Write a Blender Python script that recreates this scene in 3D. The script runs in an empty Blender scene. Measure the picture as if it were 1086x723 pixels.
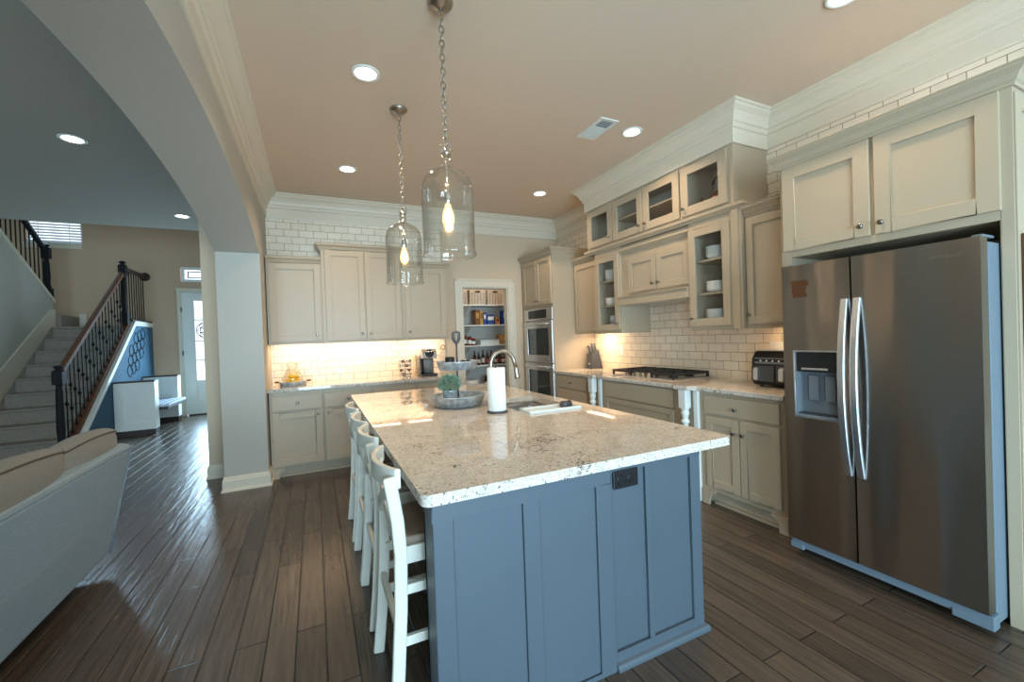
import bpy, bmesh, math, random
from mathutils import Vector, Matrix
random.seed(7)
C = bpy.context.scene
COL = C.collection
PI = math.pi

# ---------------------------------------------------------------- camera, world, light, exposure
cam = bpy.data.objects.new('camera', bpy.data.cameras.new('camera'))
COL.objects.link(cam)
cam.data.sensor_width = 36.0
cam.data.lens = 444.34 / 1086 * 36.0
cam.data.clip_start = 0.02
_R = [Vector((0.903675, -0.426697, -0.036062)), Vector((-0.037195, 0.005682, -0.999292)), Vector((0.426600, 0.904377, -0.010736))]
cam.matrix_world = Matrix(((_R[0].x, -_R[1].x, -_R[2].x, 0.0), (_R[0].y, -_R[1].y, -_R[2].y, 0.0),
                           (_R[0].z, -_R[1].z, -_R[2].z, 1.40), (0, 0, 0, 1)))
C.camera = cam
C.view_settings.view_transform = 'Standard'
C.view_settings.look = 'None'
C.view_settings.gamma = 1.0
C.view_settings.use_curve_mapping = False
C.view_settings.exposure = 0.0
W = bpy.data.worlds.new('daylight'); C.world = W; W.use_nodes = True
W.node_tree.nodes['Background'].inputs[0].default_value = (0.80, 0.90, 1.0, 1)
W.node_tree.nodes['Background'].inputs[1].default_value = 2.2

DAY = (0.50, 0.78, 1.0)
WARM = (1.0, 0.72, 0.45)
LAMP = (1.0, 0.78, 0.57)

def area(name, loc, direction, sx, sy, power, color, shape='RECTANGLE', spread=PI):
    l = bpy.data.lights.new(name, 'AREA'); l.shape = shape; l.size = sx; l.size_y = sy
    l.energy = power; l.color = color; l.spread = spread
    o = bpy.data.objects.new(name, l); COL.objects.link(o); o.location = loc
    o.rotation_euler = Vector(direction).to_track_quat('-Z', 'Y').to_euler()
    return o
# daylight coming in through the big windows of the living room behind and beside the camera
area('rear_window_daylight', (0.7, -3.3, 1.16), (0, 1, 0.0), 2.4, 2.1, 370, DAY)
area('living_rear_window_daylight', (-3.2, -3.3, 1.16), (0, 1, 0.0), 2.4, 2.1, 240, DAY)
area('stair_window_daylight', (-4.33, 10.72, 4.1), (0, -1, 0), 0.7, 1.2, 60, DAY)
area('front_door_daylight', (-1.75, 10.60, 1.35), (0, -1, -0.12), 1.0, 1.9, 85, DAY)
area('pantry_lamp', (2.4, 6.15, 3.0), (0, 0, -1), 0.25, 0.25, 12, (1.0, 0.86, 0.70))

# ---------------------------------------------------------------- materials
def lin(c):
    return tuple(((x / 255) / 12.92 if x / 255 <= 0.04045 else ((x / 255 + 0.055) / 1.055) ** 2.4) for x in c)

def mat(name, rgb, rough=0.5, metal=0.0, noise=0.0, nscale=8.0, bump=0.0, bscale=40.0, spec=0.5, emit=None, estr=0.0, coat=0.0, aniso=0.0, stretch=None, bdet=3):
    m = bpy.data.materials.new(name); m.use_nodes = True
    nt = m.node_tree; b = nt.nodes['Principled BSDF']
    col = (*rgb, 1)
    b.inputs['Base Color'].default_value = col
    b.inputs['Roughness'].default_value = rough
    b.inputs['Metallic'].default_value = metal
    b.inputs['Specular IOR Level'].default_value = spec
    b.inputs['Coat Weight'].default_value = coat
    b.inputs['Coat Roughness'].default_value = 0.1
    if emit:
        b.inputs['Emission Color'].default_value = (*emit, 1); b.inputs['Emission Strength'].default_value = estr
    tc = nt.nodes.new('ShaderNodeTexCoord')
    src = tc.outputs['Object']
    if stretch:
        mp = nt.nodes.new('ShaderNodeMapping'); mp.inputs['Scale'].default_value = stretch
        nt.links.new(src, mp.inputs['Vector']); src = mp.outputs['Vector']
    if noise > 0:
        n = nt.nodes.new('ShaderNodeTexNoise'); n.inputs['Scale'].default_value = nscale; n.inputs['Detail'].default_value = 5
        nt.links.new(src, n.inputs['Vector'])
        r = nt.nodes.new('ShaderNodeValToRGB')
        r.color_ramp.elements[0].position = 0.3; r.color_ramp.elements[1].position = 0.7
        r.color_ramp.elements[0].color = tuple(x * (1 - noise) for x in rgb) + (1,)
        r.color_ramp.elements[1].color = tuple(min(1, x * (1 + noise)) for x in rgb) + (1,)
        nt.links.new(n.outputs['Fac'], r.inputs['Fac']); nt.links.new(r.outputs['Color'], b.inputs['Base Color'])
    if bump > 0:
        n2 = nt.nodes.new('ShaderNodeTexNoise'); n2.inputs['Scale'].default_value = bscale; n2.inputs['Detail'].default_value = bdet
        nt.links.new(src, n2.inputs['Vector'])
        bp = nt.nodes.new('ShaderNodeBump'); bp.inputs['Strength'].default_value = bump; bp.inputs['Distance'].default_value = 0.01
        nt.links.new(n2.outputs['Fac'], bp.inputs['Height']); nt.links.new(bp.outputs['Normal'], b.inputs['Normal'])
    if aniso:
        b.inputs['Anisotropic'].default_value = aniso
        tg = nt.nodes.new('ShaderNodeCombineXYZ'); tg.inputs[2].default_value = 1.0   # brushed grain: highlights smear along the height
        nt.links.new(tg.outputs[0], b.inputs['Tangent'])
    return m

def glass_mat(name, tint=(1, 1, 1), refl=0.12, rough=0.0, edge=1.0):
    m = bpy.data.materials.new(name); m.use_nodes = True; nt = m.node_tree
    for n in list(nt.nodes): nt.nodes.remove(n)
    out = nt.nodes.new('ShaderNodeOutputMaterial'); mix = nt.nodes.new('ShaderNodeMixShader')
    tr = nt.nodes.new('ShaderNodeBsdfTransparent'); tr.inputs[0].default_value = (*tint, 1)
    gl = nt.nodes.new('ShaderNodeBsdfGlossy'); gl.inputs['Roughness'].default_value = rough
    lw = nt.nodes.new('ShaderNodeLayerWeight'); lw.inputs['Blend'].default_value = 0.25
    ma = nt.nodes.new('ShaderNodeMath'); ma.operation = 'MULTIPLY_ADD'; ma.inputs[1].default_value = edge; ma.inputs[2].default_value = refl
    ma.use_clamp = True
    nt.links.new(lw.outputs['Facing'], ma.inputs[0]); nt.links.new(ma.outputs[0], mix.inputs[0])
    nt.links.new(tr.outputs[0], mix.inputs[1]); nt.links.new(gl.outputs[0], mix.inputs[2]); nt.links.new(mix.outputs[0], out.inputs[0])
    return m

def emis(name, rgb, s):
    m = bpy.data.materials.new(name); m.use_nodes = True; nt = m.node_tree
    for n in list(nt.nodes): nt.nodes.remove(n)
    out = nt.nodes.new('ShaderNodeOutputMaterial'); e = nt.nodes.new('ShaderNodeEmission')
    e.inputs[0].default_value = (*rgb, 1); e.inputs[1].default_value = s
    nt.links.new(e.outputs[0], out.inputs[0]); return m

def world_vec(nt, order):
    g = nt.nodes.new('ShaderNodeNewGeometry'); s = nt.nodes.new('ShaderNodeSeparateXYZ'); c = nt.nodes.new('ShaderNodeCombineXYZ')
    nt.links.new(g.outputs['Position'], s.inputs[0])
    for i, a in enumerate(order): nt.links.new(s.outputs[a], c.inputs[i])
    return c.outputs[0]

def tile_mat(name, order):
    m = bpy.data.materials.new(name); m.use_nodes = True; nt = m.node_tree; b = nt.nodes['Principled BSDF']
    v = world_vec(nt, order)
    br = nt.nodes.new('ShaderNodeTexBrick'); br.offset = 0.5
    br.inputs['Scale'].default_value = 1.0; br.inputs['Brick Width'].default_value = 0.157; br.inputs['Row Height'].default_value = 0.0825
    br.inputs['Mortar Size'].default_value = 0.0022; br.inputs['Mortar Smooth'].default_value = 0.1
    br.inputs['Color1'].default_value = (*lin((246, 230, 206)), 1); br.inputs['Color2'].default_value = (*lin((236, 219, 194)), 1)
    br.inputs['Mortar'].default_value = (*lin((140, 122, 102)), 1)
    mp = nt.nodes.new('ShaderNodeMapping'); mp.inputs['Location'].default_value = (0.04, -0.028, 0)
    nt.links.new(v, mp.inputs[0]); nt.links.new(mp.outputs[0], br.inputs['Vector'])
    n = nt.nodes.new('ShaderNodeTexNoise'); n.inputs['Scale'].default_value = 14; n.inputs['Detail'].default_value = 6
    nt.links.new(v, n.inputs['Vector'])
    mx = nt.nodes.new('ShaderNodeMixRGB'); mx.blend_type = 'MULTIPLY'; mx.inputs[0].default_value = 0.12
    nt.links.new(br.outputs['Color'], mx.inputs[1]); nt.links.new(n.outputs['Fac'], mx.inputs[2])
    nt.links.new(mx.outputs[0], b.inputs['Base Color'])
    b.inputs['Roughness'].default_value = 0.34
    bp = nt.nodes.new('ShaderNodeBump'); bp.inputs['Strength'].default_value = 0.5; bp.inputs['Distance'].default_value = 0.004; bp.invert = True
    nt.links.new(br.outputs['Fac'], bp.inputs['Height']); nt.links.new(bp.outputs[0], b.inputs['Normal'])
    return m

def floor_mat():
    m = bpy.data.materials.new('dark_wood_planks'); m.use_nodes = True; nt = m.node_tree; b = nt.nodes['Principled BSDF']
    v = world_vec(nt, (1, 0, 2))
    br = nt.nodes.new('ShaderNodeTexBrick'); br.offset = 0.37; br.offset_frequency = 2; br.squash = 1.0
    br.inputs['Scale'].default_value = 1.0; br.inputs['Brick Width'].default_value = 1.15; br.inputs['Row Height'].default_value = 0.127
    br.inputs['Mortar Size'].default_value = 0.0045; br.inputs['Mortar Smooth'].default_value = 0.8; br.inputs['Bias'].default_value = -0.1
    br.inputs['Color1'].default_value = (*lin((77, 65, 54)), 1); br.inputs['Color2'].default_value = (*lin((98, 83, 70)), 1)
    br.inputs['Mortar'].default_value = (*lin((38, 31, 27)), 1)
    nt.links.new(v, br.inputs['Vector'])
    mp = nt.nodes.new('ShaderNodeMapping'); mp.inputs['Scale'].default_value = (1.4, 22, 1); nt.links.new(v, mp.inputs[0])
    n = nt.nodes.new('ShaderNodeTexNoise'); n.inputs['Scale'].default_value = 1.6; n.inputs['Detail'].default_value = 8; n.inputs['Roughness'].default_value = 0.65
    nt.links.new(mp.outputs[0], n.inputs['Vector'])
    rp = nt.nodes.new('ShaderNodeValToRGB'); rp.color_ramp.elements[0].position = 0.3; rp.color_ramp.elements[1].position = 0.75
    rp.color_ramp.elements[0].color = (0.55, 0.55, 0.55, 1); rp.color_ramp.elements[1].color = (1.25, 1.22, 1.18, 1)
    nt.links.new(n.outputs['Fac'], rp.inputs[0])
    mx = nt.nodes.new('ShaderNodeMixRGB'); mx.blend_type = 'MULTIPLY'; mx.inputs[0].default_value = 1.0
    nt.links.new(br.outputs['Color'], mx.inputs[1]); nt.links.new(rp.outputs[0], mx.inputs[2])
    # scratches where the finish is worn
    mp2 = nt.nodes.new('ShaderNodeMapping'); mp2.inputs['Scale'].default_value = (5, 60, 1); nt.links.new(v, mp2.inputs[0])
    n3 = nt.nodes.new('ShaderNodeTexNoise'); n3.inputs['Scale'].default_value = 1.0; n3.inputs['Detail'].default_value = 2
    nt.links.new(mp2.outputs[0], n3.inputs['Vector'])
    r3 = nt.nodes.new('ShaderNodeValToRGB'); r3.color_ramp.elements[0].position = 0.745; r3.color_ramp.elements[1].position = 0.79
    nt.links.new(n3.outputs['Fac'], r3.inputs[0])
    mx2 = nt.nodes.new('ShaderNodeMixRGB'); mx2.inputs[2].default_value = (*lin((150, 122, 98)), 1)
    nt.links.new(r3.outputs[0], mx2.inputs[0]); nt.links.new(mx.outputs[0], mx2.inputs[1])
    nt.links.new(mx2.outputs[0], b.inputs['Base Color'])
    b.inputs['Roughness'].default_value = 0.27
    mp4 = nt.nodes.new('ShaderNodeMapping'); mp4.inputs['Scale'].default_value = (3.0, 34, 1); nt.links.new(v, mp4.inputs[0])
    n4 = nt.nodes.new('ShaderNodeTexNoise'); n4.inputs['Scale'].default_value = 1.0; n4.inputs['Detail'].default_value = 3
    nt.links.new(mp4.outputs[0], n4.inputs['Vector'])
    sub = nt.nodes.new('ShaderNodeMath'); sub.operation = 'SUBTRACT'
    nt.links.new(n4.outputs['Fac'], sub.inputs[0]); nt.links.new(br.outputs['Fac'], sub.inputs[1])
    bp = nt.nodes.new('ShaderNodeBump'); bp.inputs['Strength'].default_value = 0.6; bp.inputs['Distance'].default_value = 0.007
    nt.links.new(sub.outputs[0], bp.inputs['Height']); nt.links.new(bp.outputs[0], b.inputs['Normal'])
    return m

def granite_mat():
    m = bpy.data.materials.new('granite'); m.use_nodes = True; nt = m.node_tree; b = nt.nodes['Principled BSDF']
    g = nt.nodes.new('ShaderNodeNewGeometry'); v = g.outputs['Position']
    def noise(s, d=4, r=0.6):
        n = nt.nodes.new('ShaderNodeTexNoise'); n.inputs['Scale'].default_value = s; n.inputs['Detail'].default_value = d; n.inputs['Roughness'].default_value = r
        nt.links.new(v, n.inputs['Vector']); return n.outputs['Fac']
    def ramp(f, a, bb, ca, cb):
        r = nt.nodes.new('ShaderNodeValToRGB'); r.color_ramp.elements[0].position = a; r.color_ramp.elements[1].position = bb
        r.color_ramp.elements[0].color = (*ca, 1); r.color_ramp.elements[1].color = (*cb, 1); nt.links.new(f, r.inputs[0]); return r.outputs[0]
    base = ramp(noise(22, 6, 0.75), 0.32, 0.68, lin((204, 190, 174)), lin((232, 223, 210)))
    fine = ramp(noise(160, 3, 0.6), 0.35, 0.60, (0.55, 0.52, 0.50), (1.08, 1.08, 1.08))
    mx = nt.nodes.new('ShaderNodeMixRGB'); mx.blend_type = 'MULTIPLY'; mx.inputs[0].default_value = 0.55
    nt.links.new(base, mx.inputs[1]); nt.links.new(fine, mx.inputs[2])
    clus = ramp(noise(3.6, 4, 0.65), 0.53, 0.64, (0, 0, 0), (1, 1, 1))
    spk = ramp(noise(58, 3, 0.7), 0.54, 0.58, (0, 0, 0), (1, 1, 1))
    ml = nt.nodes.new('ShaderNodeMixRGB'); ml.blend_type = 'MULTIPLY'; ml.inputs[0].default_value = 1.0
    nt.links.new(clus, ml.inputs[1]); nt.links.new(spk, ml.inputs[2])
    spk2 = ramp(noise(95, 2, 0.5), 0.63, 0.66, (0, 0, 0), (0.9, 0.9, 0.9))
    ad = nt.nodes.new('ShaderNodeMixRGB'); ad.blend_type = 'ADD'; ad.inputs[0].default_value = 1.0; ad.use_clamp = True
    nt.links.new(ml.outputs[0], ad.inputs[1]); nt.links.new(spk2, ad.inputs[2])
    m2 = nt.nodes.new('ShaderNodeMixRGB'); m2.inputs[2].default_value = (*lin((92, 80, 72)), 1)
    nt.links.new(ad.outputs[0], m2.inputs[0]); nt.links.new(mx.outputs[0], m2.inputs[1])
    nt.links.new(m2.outputs[0], b.inputs['Base Color'])
    b.inputs['Roughness'].default_value = 0.035; b.inputs['Specular IOR Level'].default_value = 0.6
    return m

M = {}
M['floor'] = floor_mat()
M['granite'] = granite_mat()
M['tile_back'] = tile_mat('subway_tile_back', (0, 2, 1))
M['tile_right'] = tile_mat('subway_tile_right', (1, 2, 0))
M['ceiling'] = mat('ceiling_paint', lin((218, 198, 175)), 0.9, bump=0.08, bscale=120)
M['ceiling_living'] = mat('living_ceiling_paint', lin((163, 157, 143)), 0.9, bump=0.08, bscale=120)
M['wall'] = mat('greige_wall_paint', lin((184, 178, 165)), 0.75, bump=0.04, bscale=90)
M['wall_back'] = mat('beige_wall_paint', lin((206, 184, 156)), 0.75, bump=0.04, bscale=90)
M['wall_tan'] = mat('tan_foyer_paint', lin((202, 170, 142)), 0.8, bump=0.04, bscale=90)
M['wall_blue'] = mat('blue_wall_paint', lin((62, 100, 124)), 0.8, bump=0.03, bscale=90)
M['trim'] = mat('cream_trim_paint', lin((218, 206, 184)), 0.42)
M['cabinet'] = mat('cream_cabinet_paint', lin((182, 164, 138)), 0.42, bump=0.02, bscale=60)
M['cabinet_in'] = mat('cabinet_interior_paint', lin((232, 229, 216)), 0.6)
M['white'] = mat('white_paint', lin((232, 232, 224)), 0.45)
M['stool'] = mat('white_stool_paint', lin((226, 221, 206)), 0.4, noise=0.05, nscale=12)
M['seat'] = mat('taupe_seat', lin((142, 124, 104)), 0.6, noise=0.15, nscale=30, bump=0.3, bscale=150)
M['island'] = mat('slate_blue_paint', lin((76, 86, 94)), 0.45, bump=0.03, bscale=25, noise=0.03, nscale=3)
M['steel'] = mat('brushed_steel', (0.33, 0.312, 0.288), 0.32, 1.0, aniso=1.0, bump=3.0, bscale=1.0, stretch=(1, 4.5, 0.55), bdet=0)
M['steel_plain'] = mat('satin_steel', (0.72, 0.71, 0.70), 0.34, 1.0)
M['steel_handle'] = mat('bright_steel', (0.78, 0.80, 0.82), 0.36, 1.0)
M['nickel'] = mat('brushed_nickel', (0.46, 0.41, 0.35), 0.34, 1.0)
M['knob'] = mat('satin_nickel_knob', (0.26, 0.24, 0.22), 0.28, 1.0)
M['chrome'] = mat('polished_chrome', (0.75, 0.73, 0.70), 0.1, 1.0)
M['galv'] = mat('galvanised_tin', (0.52, 0.58, 0.62), 0.45, 0.55, noise=0.35, nscale=28)
M['grey_side'] = mat('grey_fridge_side', lin((112, 126, 136)), 0.5, 0.1)
M['black'] = mat('black_plastic', (0.012, 0.012, 0.013), 0.3)
M['black_matte'] = mat('black_iron', (0.015, 0.015, 0.015), 0.5)
M['dark_glass'] = mat('dark_oven_glass', (0.05, 0.06, 0.056), 0.05, spec=0.9)
M['dark_grey'] = mat('dark_grey_plastic', (0.06, 0.065, 0.07), 0.4)
M['mid_grey'] = mat('grey_plastic', (0.20, 0.22, 0.24), 0.4)
M['dark_wood'] = mat('dark_stained_wood', lin((52, 34, 25)), 0.5, noise=0.3, nscale=4, stretch=(8, 1, 8))
M['mid_wood'] = mat('brown_wood', lin((100, 62, 38)), 0.7, spec=0.25, noise=0.3, nscale=4, stretch=(10, 10, 1))
M['iron'] = mat('black_railing_iron', (0.014, 0.013, 0.013), 0.7, spec=0.25)
M['carpet'] = mat('grey_beige_carpet', lin((150, 138, 124)), 0.95, noise=0.22, nscale=60, bump=0.6, bscale=200)
M['sofa'] = mat('daylit_sofa_fabric', lin((150, 168, 178)), 0.9, noise=0.10, nscale=120, bump=0.3, bscale=300)  # sofa fabric with the bluish daylight on its back put into the colour
M['sofa_warm_lit'] = mat('warm_lit_sofa_fabric', lin((142, 140, 132)), 0.9, noise=0.12, nscale=120, bump=0.3, bscale=300)  # same fabric, the tan of the warm light put into its colour
M['piping'] = mat('sofa_piping', lin((96, 86, 74)), 0.9)
M['paper'] = mat('paper_towel', lin((246, 246, 244)), 0.9, bump=0.25, bscale=140)
M['leaf'] = mat('grey_green_leaf', lin((128, 156, 132)), 0.6, noise=0.35, nscale=60)
M['ceramic'] = mat('white_ceramic', lin((236, 234, 226)), 0.15)
M['copper'] = mat('copper', (0.72, 0.33, 0.20), 0.22, 1.0)
M['lemon'] = mat('lemon_yellow', lin((244, 190, 30)), 0.4)
M['wicker'] = mat('pale_wicker', lin((206, 192, 172)), 0.8, noise=0.2, nscale=50)
M['cardboard'] = mat('cardboard', lin((170, 130, 88)), 0.8)
M['blue_box'] = mat('blue_box', lin((44, 78, 150)), 0.5)
M['brown_box'] = mat('brown_box', lin((134, 84, 48)), 0.5)
M['yellow_box'] = mat('ochre_box', lin((196, 150, 74)), 0.5)
M['red'] = mat('red_label', lin((150, 38, 32)), 0.5)
M['sauce'] = mat('dark_sauce', lin((44, 22, 18)), 0.15)
M['spice'] = mat('red_brown_jar', lin((110, 44, 34)), 0.2)
M['magnet'] = mat('walnut_magnet', lin((92, 54, 28)), 0.4)
M['pantry'] = mat('pantry_paint', lin((206, 200, 190)), 0.8)
M['fabric_stripe'] = mat('bench_cushion', lin((200, 208, 220)), 0.9)
M['stripe'] = mat('navy_stripe', lin((70, 84, 110)), 0.9)
M['glass'] = glass_mat('clear_glass', (0.985, 0.98, 0.965), 0.03, 0.0, 0.7)
M['pane'] = glass_mat('cabinet_pane', (0.97, 0.98, 0.98), 0.03, 0.02, 0.15)
M['window_pane'] = glass_mat('window_pane', (0.97, 0.98, 1.0), 0.03, 0.0, 0.3)
M['lamp_disc'] = emis('lamp_lens', (1.0, 0.93, 0.86), 9.0)
M['bulb'] = emis('glowing_bulb', (1.0, 0.62, 0.24), 9.0)
M['filament'] = emis('glowing_filament', (1.0, 0.72, 0.36), 60.0)
M['undercab'] = emis('led_strip', (1.0, 0.74, 0.46), 14.0)
M['blind'] = mat('white_blind_slat', lin((226, 232, 236)), 0.5)

# ---------------------------------------------------------------- mesh builder
ORG = {}
class MB:
    def __init__(s): s.v = []; s.f = []; s.s = []
    def add(s, vs, fs, smooth=False):
        o = len(s.v); s.v += [tuple(p) for p in vs]
        for f in fs: s.f.append([i + o for i in f]); s.s.append(smooth)
    def box(s, x0, x1, y0, y1, z0, z1):
        x0, x1 = min(x0, x1), max(x0, x1); y0, y1 = min(y0, y1), max(y0, y1); z0, z1 = min(z0, z1), max(z0, z1)
        s.add([(x0,y0,z0),(x1,y0,z0),(x1,y1,z0),(x0,y1,z0),(x0,y0,z1),(x1,y0,z1),(x1,y1,z1),(x0,y1,z1)],
              [(0,3,2,1),(4,5,6,7),(0,1,5,4),(1,2,6,5),(2,3,7,6),(3,0,4,7)]); return s
    def mb(s, F, u0, u1, v0, v1, w0, w1):
        p = F(u0, v0, w0); q = F(u1, v1, w1); return s.box(p[0], q[0], p[1], q[1], p[2], q[2])
    def prism(s, pts, axis, a0, a1, smooth=False):
        n = len(pts)
        def m(p, a):
            return (a, p[0], p[1]) if axis == 'x' else ((p[0], a, p[1]) if axis == 'y' else (p[0], p[1], a))
        vs = [m(p, a0) for p in pts] + [m(p, a1) for p in pts]
        o = len(s.v); s.v += vs
        s.f.append(list(range(o, o + n))); s.s.append(False)
        s.f.append(list(range(o + n, o + 2 * n))[::-1]); s.s.append(False)
        for i in range(n):
            j = (i + 1) % n; s.f.append([o + i, o + j, o + n + j, o + n + i]); s.s.append(smooth)
        return s
    def rings(s, rs, closed=True, cap=True, smooth=True):
        o = len(s.v); n = len(rs[0])
        for r in rs: s.v += [tuple(p) for p in r]
        for k in range(len(rs) - 1):
            for i in range(n if closed else n - 1):
                j = (i + 1) % n
                s.f.append([o + k*n + i, o + k*n + j, o + (k+1)*n + j, o + (k+1)*n + i]); s.s.append(smooth)
        if cap:
            s.f.append([o + i for i in range(n)][::-1]); s.s.append(False)
            e = o + (len(rs) - 1) * n; s.f.append([e + i for i in range(n)]); s.s.append(False)
        return s
    def lathe(s, prof, c, axis=(0, 0, 1), n=24, cap=True, sx=1.0, sy=1.0):
        q = Vector((0, 0, 1)).rotation_difference(Vector(axis)); c = Vector(c); rs = []
        for r, h in prof:
            rs.append([c + q @ Vector((max(r, 1e-4) * sx * math.cos(2*PI*i/n), max(r, 1e-4) * sy * math.sin(2*PI*i/n), h)) for i in range(n)])
        return s.rings(rs, True, cap)
    def tube(s, pts, r, n=8, closed=False):
        pts = [Vector(p) for p in pts]; rs = []
        rr = r if isinstance(r, (list, tuple)) else [r] * len(pts)
        up = None; m = len(pts)
        for i, p in enumerate(pts):
            if closed: t = (pts[(i+1) % m] - pts[i-1]).normalized()
            else: t = (pts[min(i+1, m-1)] - pts[max(i-1, 0)]).normalized()
            if up is None:
                a = Vector((0, 0, 1)) if abs(t.z) < 0.9 else Vector((1, 0, 0)); up = (a - t * a.dot(t)).normalized()
            else: up = (up - t * up.dot(t)).normalized()
            b = t.cross(up)
            rs.append([p + rr[i] * (math.cos(2*PI*k/n) * up + math.sin(2*PI*k/n) * b) for k in range(n)])
        if closed: rs.append(rs[0])
        return s.rings(rs, True, not closed)
    def bar(s, pts, w, h, side):
        """rectangular bar along pts; w along vector side, h along the other perpendicular"""
        pts = [Vector(p) for p in pts]; side = Vector(side).normalized(); rs = []; m = len(pts)
        for i, p in enumerate(pts):
            t = (pts[min(i+1, m-1)] - pts[max(i-1, 0)]).normalized(); a = (side - t * side.dot(t)).normalized(); b = t.cross(a)
            rs.append([p + a*w/2 + b*h/2, p - a*w/2 + b*h/2, p - a*w/2 - b*h/2, p + a*w/2 - b*h/2])
        return s.rings(rs, True, True, False)
    def ball(s, c, rx, ry=None, rz=None, n=16, m=10, f=None):
        ry = ry or rx; rz = rz or rx; rs = []
        for k in range(m + 1):
            a = -PI/2 + PI*k/m; r = max(math.cos(a), 1e-3)
            rs.append([(c[0] + rx*r*math.cos(2*PI*i/n), c[1] + ry*r*math.sin(2*PI*i/n), c[2] + rz*math.sin(a)) for i in range(n)])
        return s.rings(rs)
    def sweep(s, path, prof, side=1, z=0.0, closed=False):
        """profile (d, h) swept along a plan polyline; d points to the right of travel when side=1"""
        P = [Vector((p[0], p[1])) for p in path]; m = len(P); rs = []
        for i in range(m):
            ns = []
            if i > 0 or closed: t = (P[i] - P[i-1]).normalized(); ns.append(Vector((t.y, -t.x)) * side)
            if i < m-1 or closed: t = (P[(i+1) % m] - P[i]).normalized(); ns.append(Vector((t.y, -t.x)) * side)
            q = ns[0] if len(ns) == 1 else (ns[0] + ns[1]) / (1 + ns[0].dot(ns[1]))
            rs.append([(P[i].x + q.x*d, P[i].y + q.y*d, z + h) for d, h in prof])
        if closed: rs.append(rs[0])
        return s.rings(rs, True, not closed, False)
    def build(s, name, material, parent=None, bevel=0.0, seg=2, origin=None):
        me = bpy.data.meshes.new(name)
        xs = [p[0] for p in s.v]; ys = [p[1] for p in s.v]; zs = [p[2] for p in s.v]
        o = Vector(origin) if origin else Vector(((min(xs)+max(xs))/2, (min(ys)+max(ys))/2, min(zs)))
        me.from_pydata([Vector(p) - o for p in s.v], [], s.f)
        me.polygons.foreach_set('use_smooth', s.s)
        bm = bmesh.new(); bm.from_mesh(me); bmesh.ops.remove_doubles(bm, verts=bm.verts, dist=1e-6)
        bmesh.ops.recalc_face_normals(bm, faces=bm.faces); bm.to_mesh(me); bm.free()
        me.materials.append(material)
        ob = bpy.data.objects.new(name, me); COL.objects.link(ob)
        ORG[ob.name] = o
        if parent is not None:
            ob.parent = parent; ob.location = o - ORG[parent.name]
        else: ob.location = o
        if bevel > 0:
            bv = ob.modifiers.new('edge', 'BEVEL'); bv.width = bevel; bv.segments = seg; bv.limit_method = 'ANGLE'; bv.angle_limit = 0.6
        return ob

def thing(name, loc, label, cat, group=None):
    o = bpy.data.objects.new(name, None); COL.objects.link(o); o.location = loc; o.empty_display_size = 0.05
    ORG[o.name] = Vector(loc); return tag(o, label, cat, group)
def tag(o, label, cat, group=None):
    o['label'] = label; o['category'] = cat
    if group: o['group'] = group
    return o
def struct(o): o['kind'] = 'structure'; return o
def dup(root, delta, label, group=None):
    r = root.copy(); COL.objects.link(r); r.location = root.location + Vector(delta); r['label'] = label
    if group: r['group'] = group
    for ch in list(root.children):
        c = ch.copy(); COL.objects.link(c); c.parent = r
        for g in list(ch.children):
            d = g.copy(); COL.objects.link(d); d.parent = c
    return r
def FR(plane): return lambda u, v, w: (plane - w, u, v)      # faces -X; u along Y
def FB(plane): return lambda u, v, w: (u, plane - w, v)      # faces -Y; u along X
def FL(plane): return lambda u, v, w: (plane + w, u, v)      # faces +X
def axis_of(F):
    a = Vector(F(0, 0, 1)) - Vector(F(0, 0, 0)); return a

def shaker(F, u0, u1, v0, v1, w=0.02, rail=0.058, rec=0.011):
    m = MB()
    m.mb(F, u0, u0+rail, v0, v1, 0, w); m.mb(F, u1-rail, u1, v0, v1, 0, w)
    m.mb(F, u0+rail, u1-rail, v0, v0+rail, 0, w); m.mb(F, u0+rail, u1-rail, v1-rail, v1, 0, w)
    m.mb(F, u0+rail-0.002, u1-rail+0.002, v0+rail-0.002, v1-rail+0.002, 0.001, w-rec); return m
def frame4(F, u0, u1, v0, v1, rail, w0, w1):
    m = MB()
    m.mb(F, u0, u0+rail, v0, v1, w0, w1); m.mb(F, u1-rail, u1, v0, v1, w0, w1)
    m.mb(F, u0+rail, u1-rail, v0, v0+rail, w0, w1); m.mb(F, u0+rail, u1-rail, v1-rail, v1, w0, w1); return m
KN = [(0.006, 0.0), (0.005, 0.012), (0.008, 0.017), (0.014, 0.021), (0.0155, 0.026), (0.013, 0.031), (0.006, 0.033)]
def knob(parent, F, u, v, w=0.02):
    return MB().lathe(KN, F(u, v, w), axis_of(F), 14).build('knob', M['knob'], parent)
def door(parent, F, u0, u1, v0, v1, k=None, glass=False, mt=None, rail=0.058, w=0.02):
    mt = mt or M['cabinet']
    if glass:
        d = frame4(F, u0, u1, v0, v1, rail, 0, w).build('door', mt, parent, 0.0025)
        MB().mb(F, u0+rail-0.004, u1-rail+0.004, v0+rail-0.004, v1-rail+0.004, 0.006, 0.010).build('pane', M['pane'], d)
    else: d = shaker(F, u0, u1, v0, v1, w, rail).build('door', mt, parent, 0.0025)
    if k: knob(d, F, k[0], k[1], w)
    return d
def drawer(parent, F, u0, u1, v0, v1, k=None, mt=None, panel=False):
    mt = mt or M['cabinet']
    m = shaker(F, u0, u1, v0, v1, 0.02, 0.05) if panel else MB().mb(F, u0, u1, v0, v1, 0, 0.02)
    d = m.build('drawer', mt, parent, 0.003)
    if k: knob(d, F, k[0], k[1])
    return d

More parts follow.
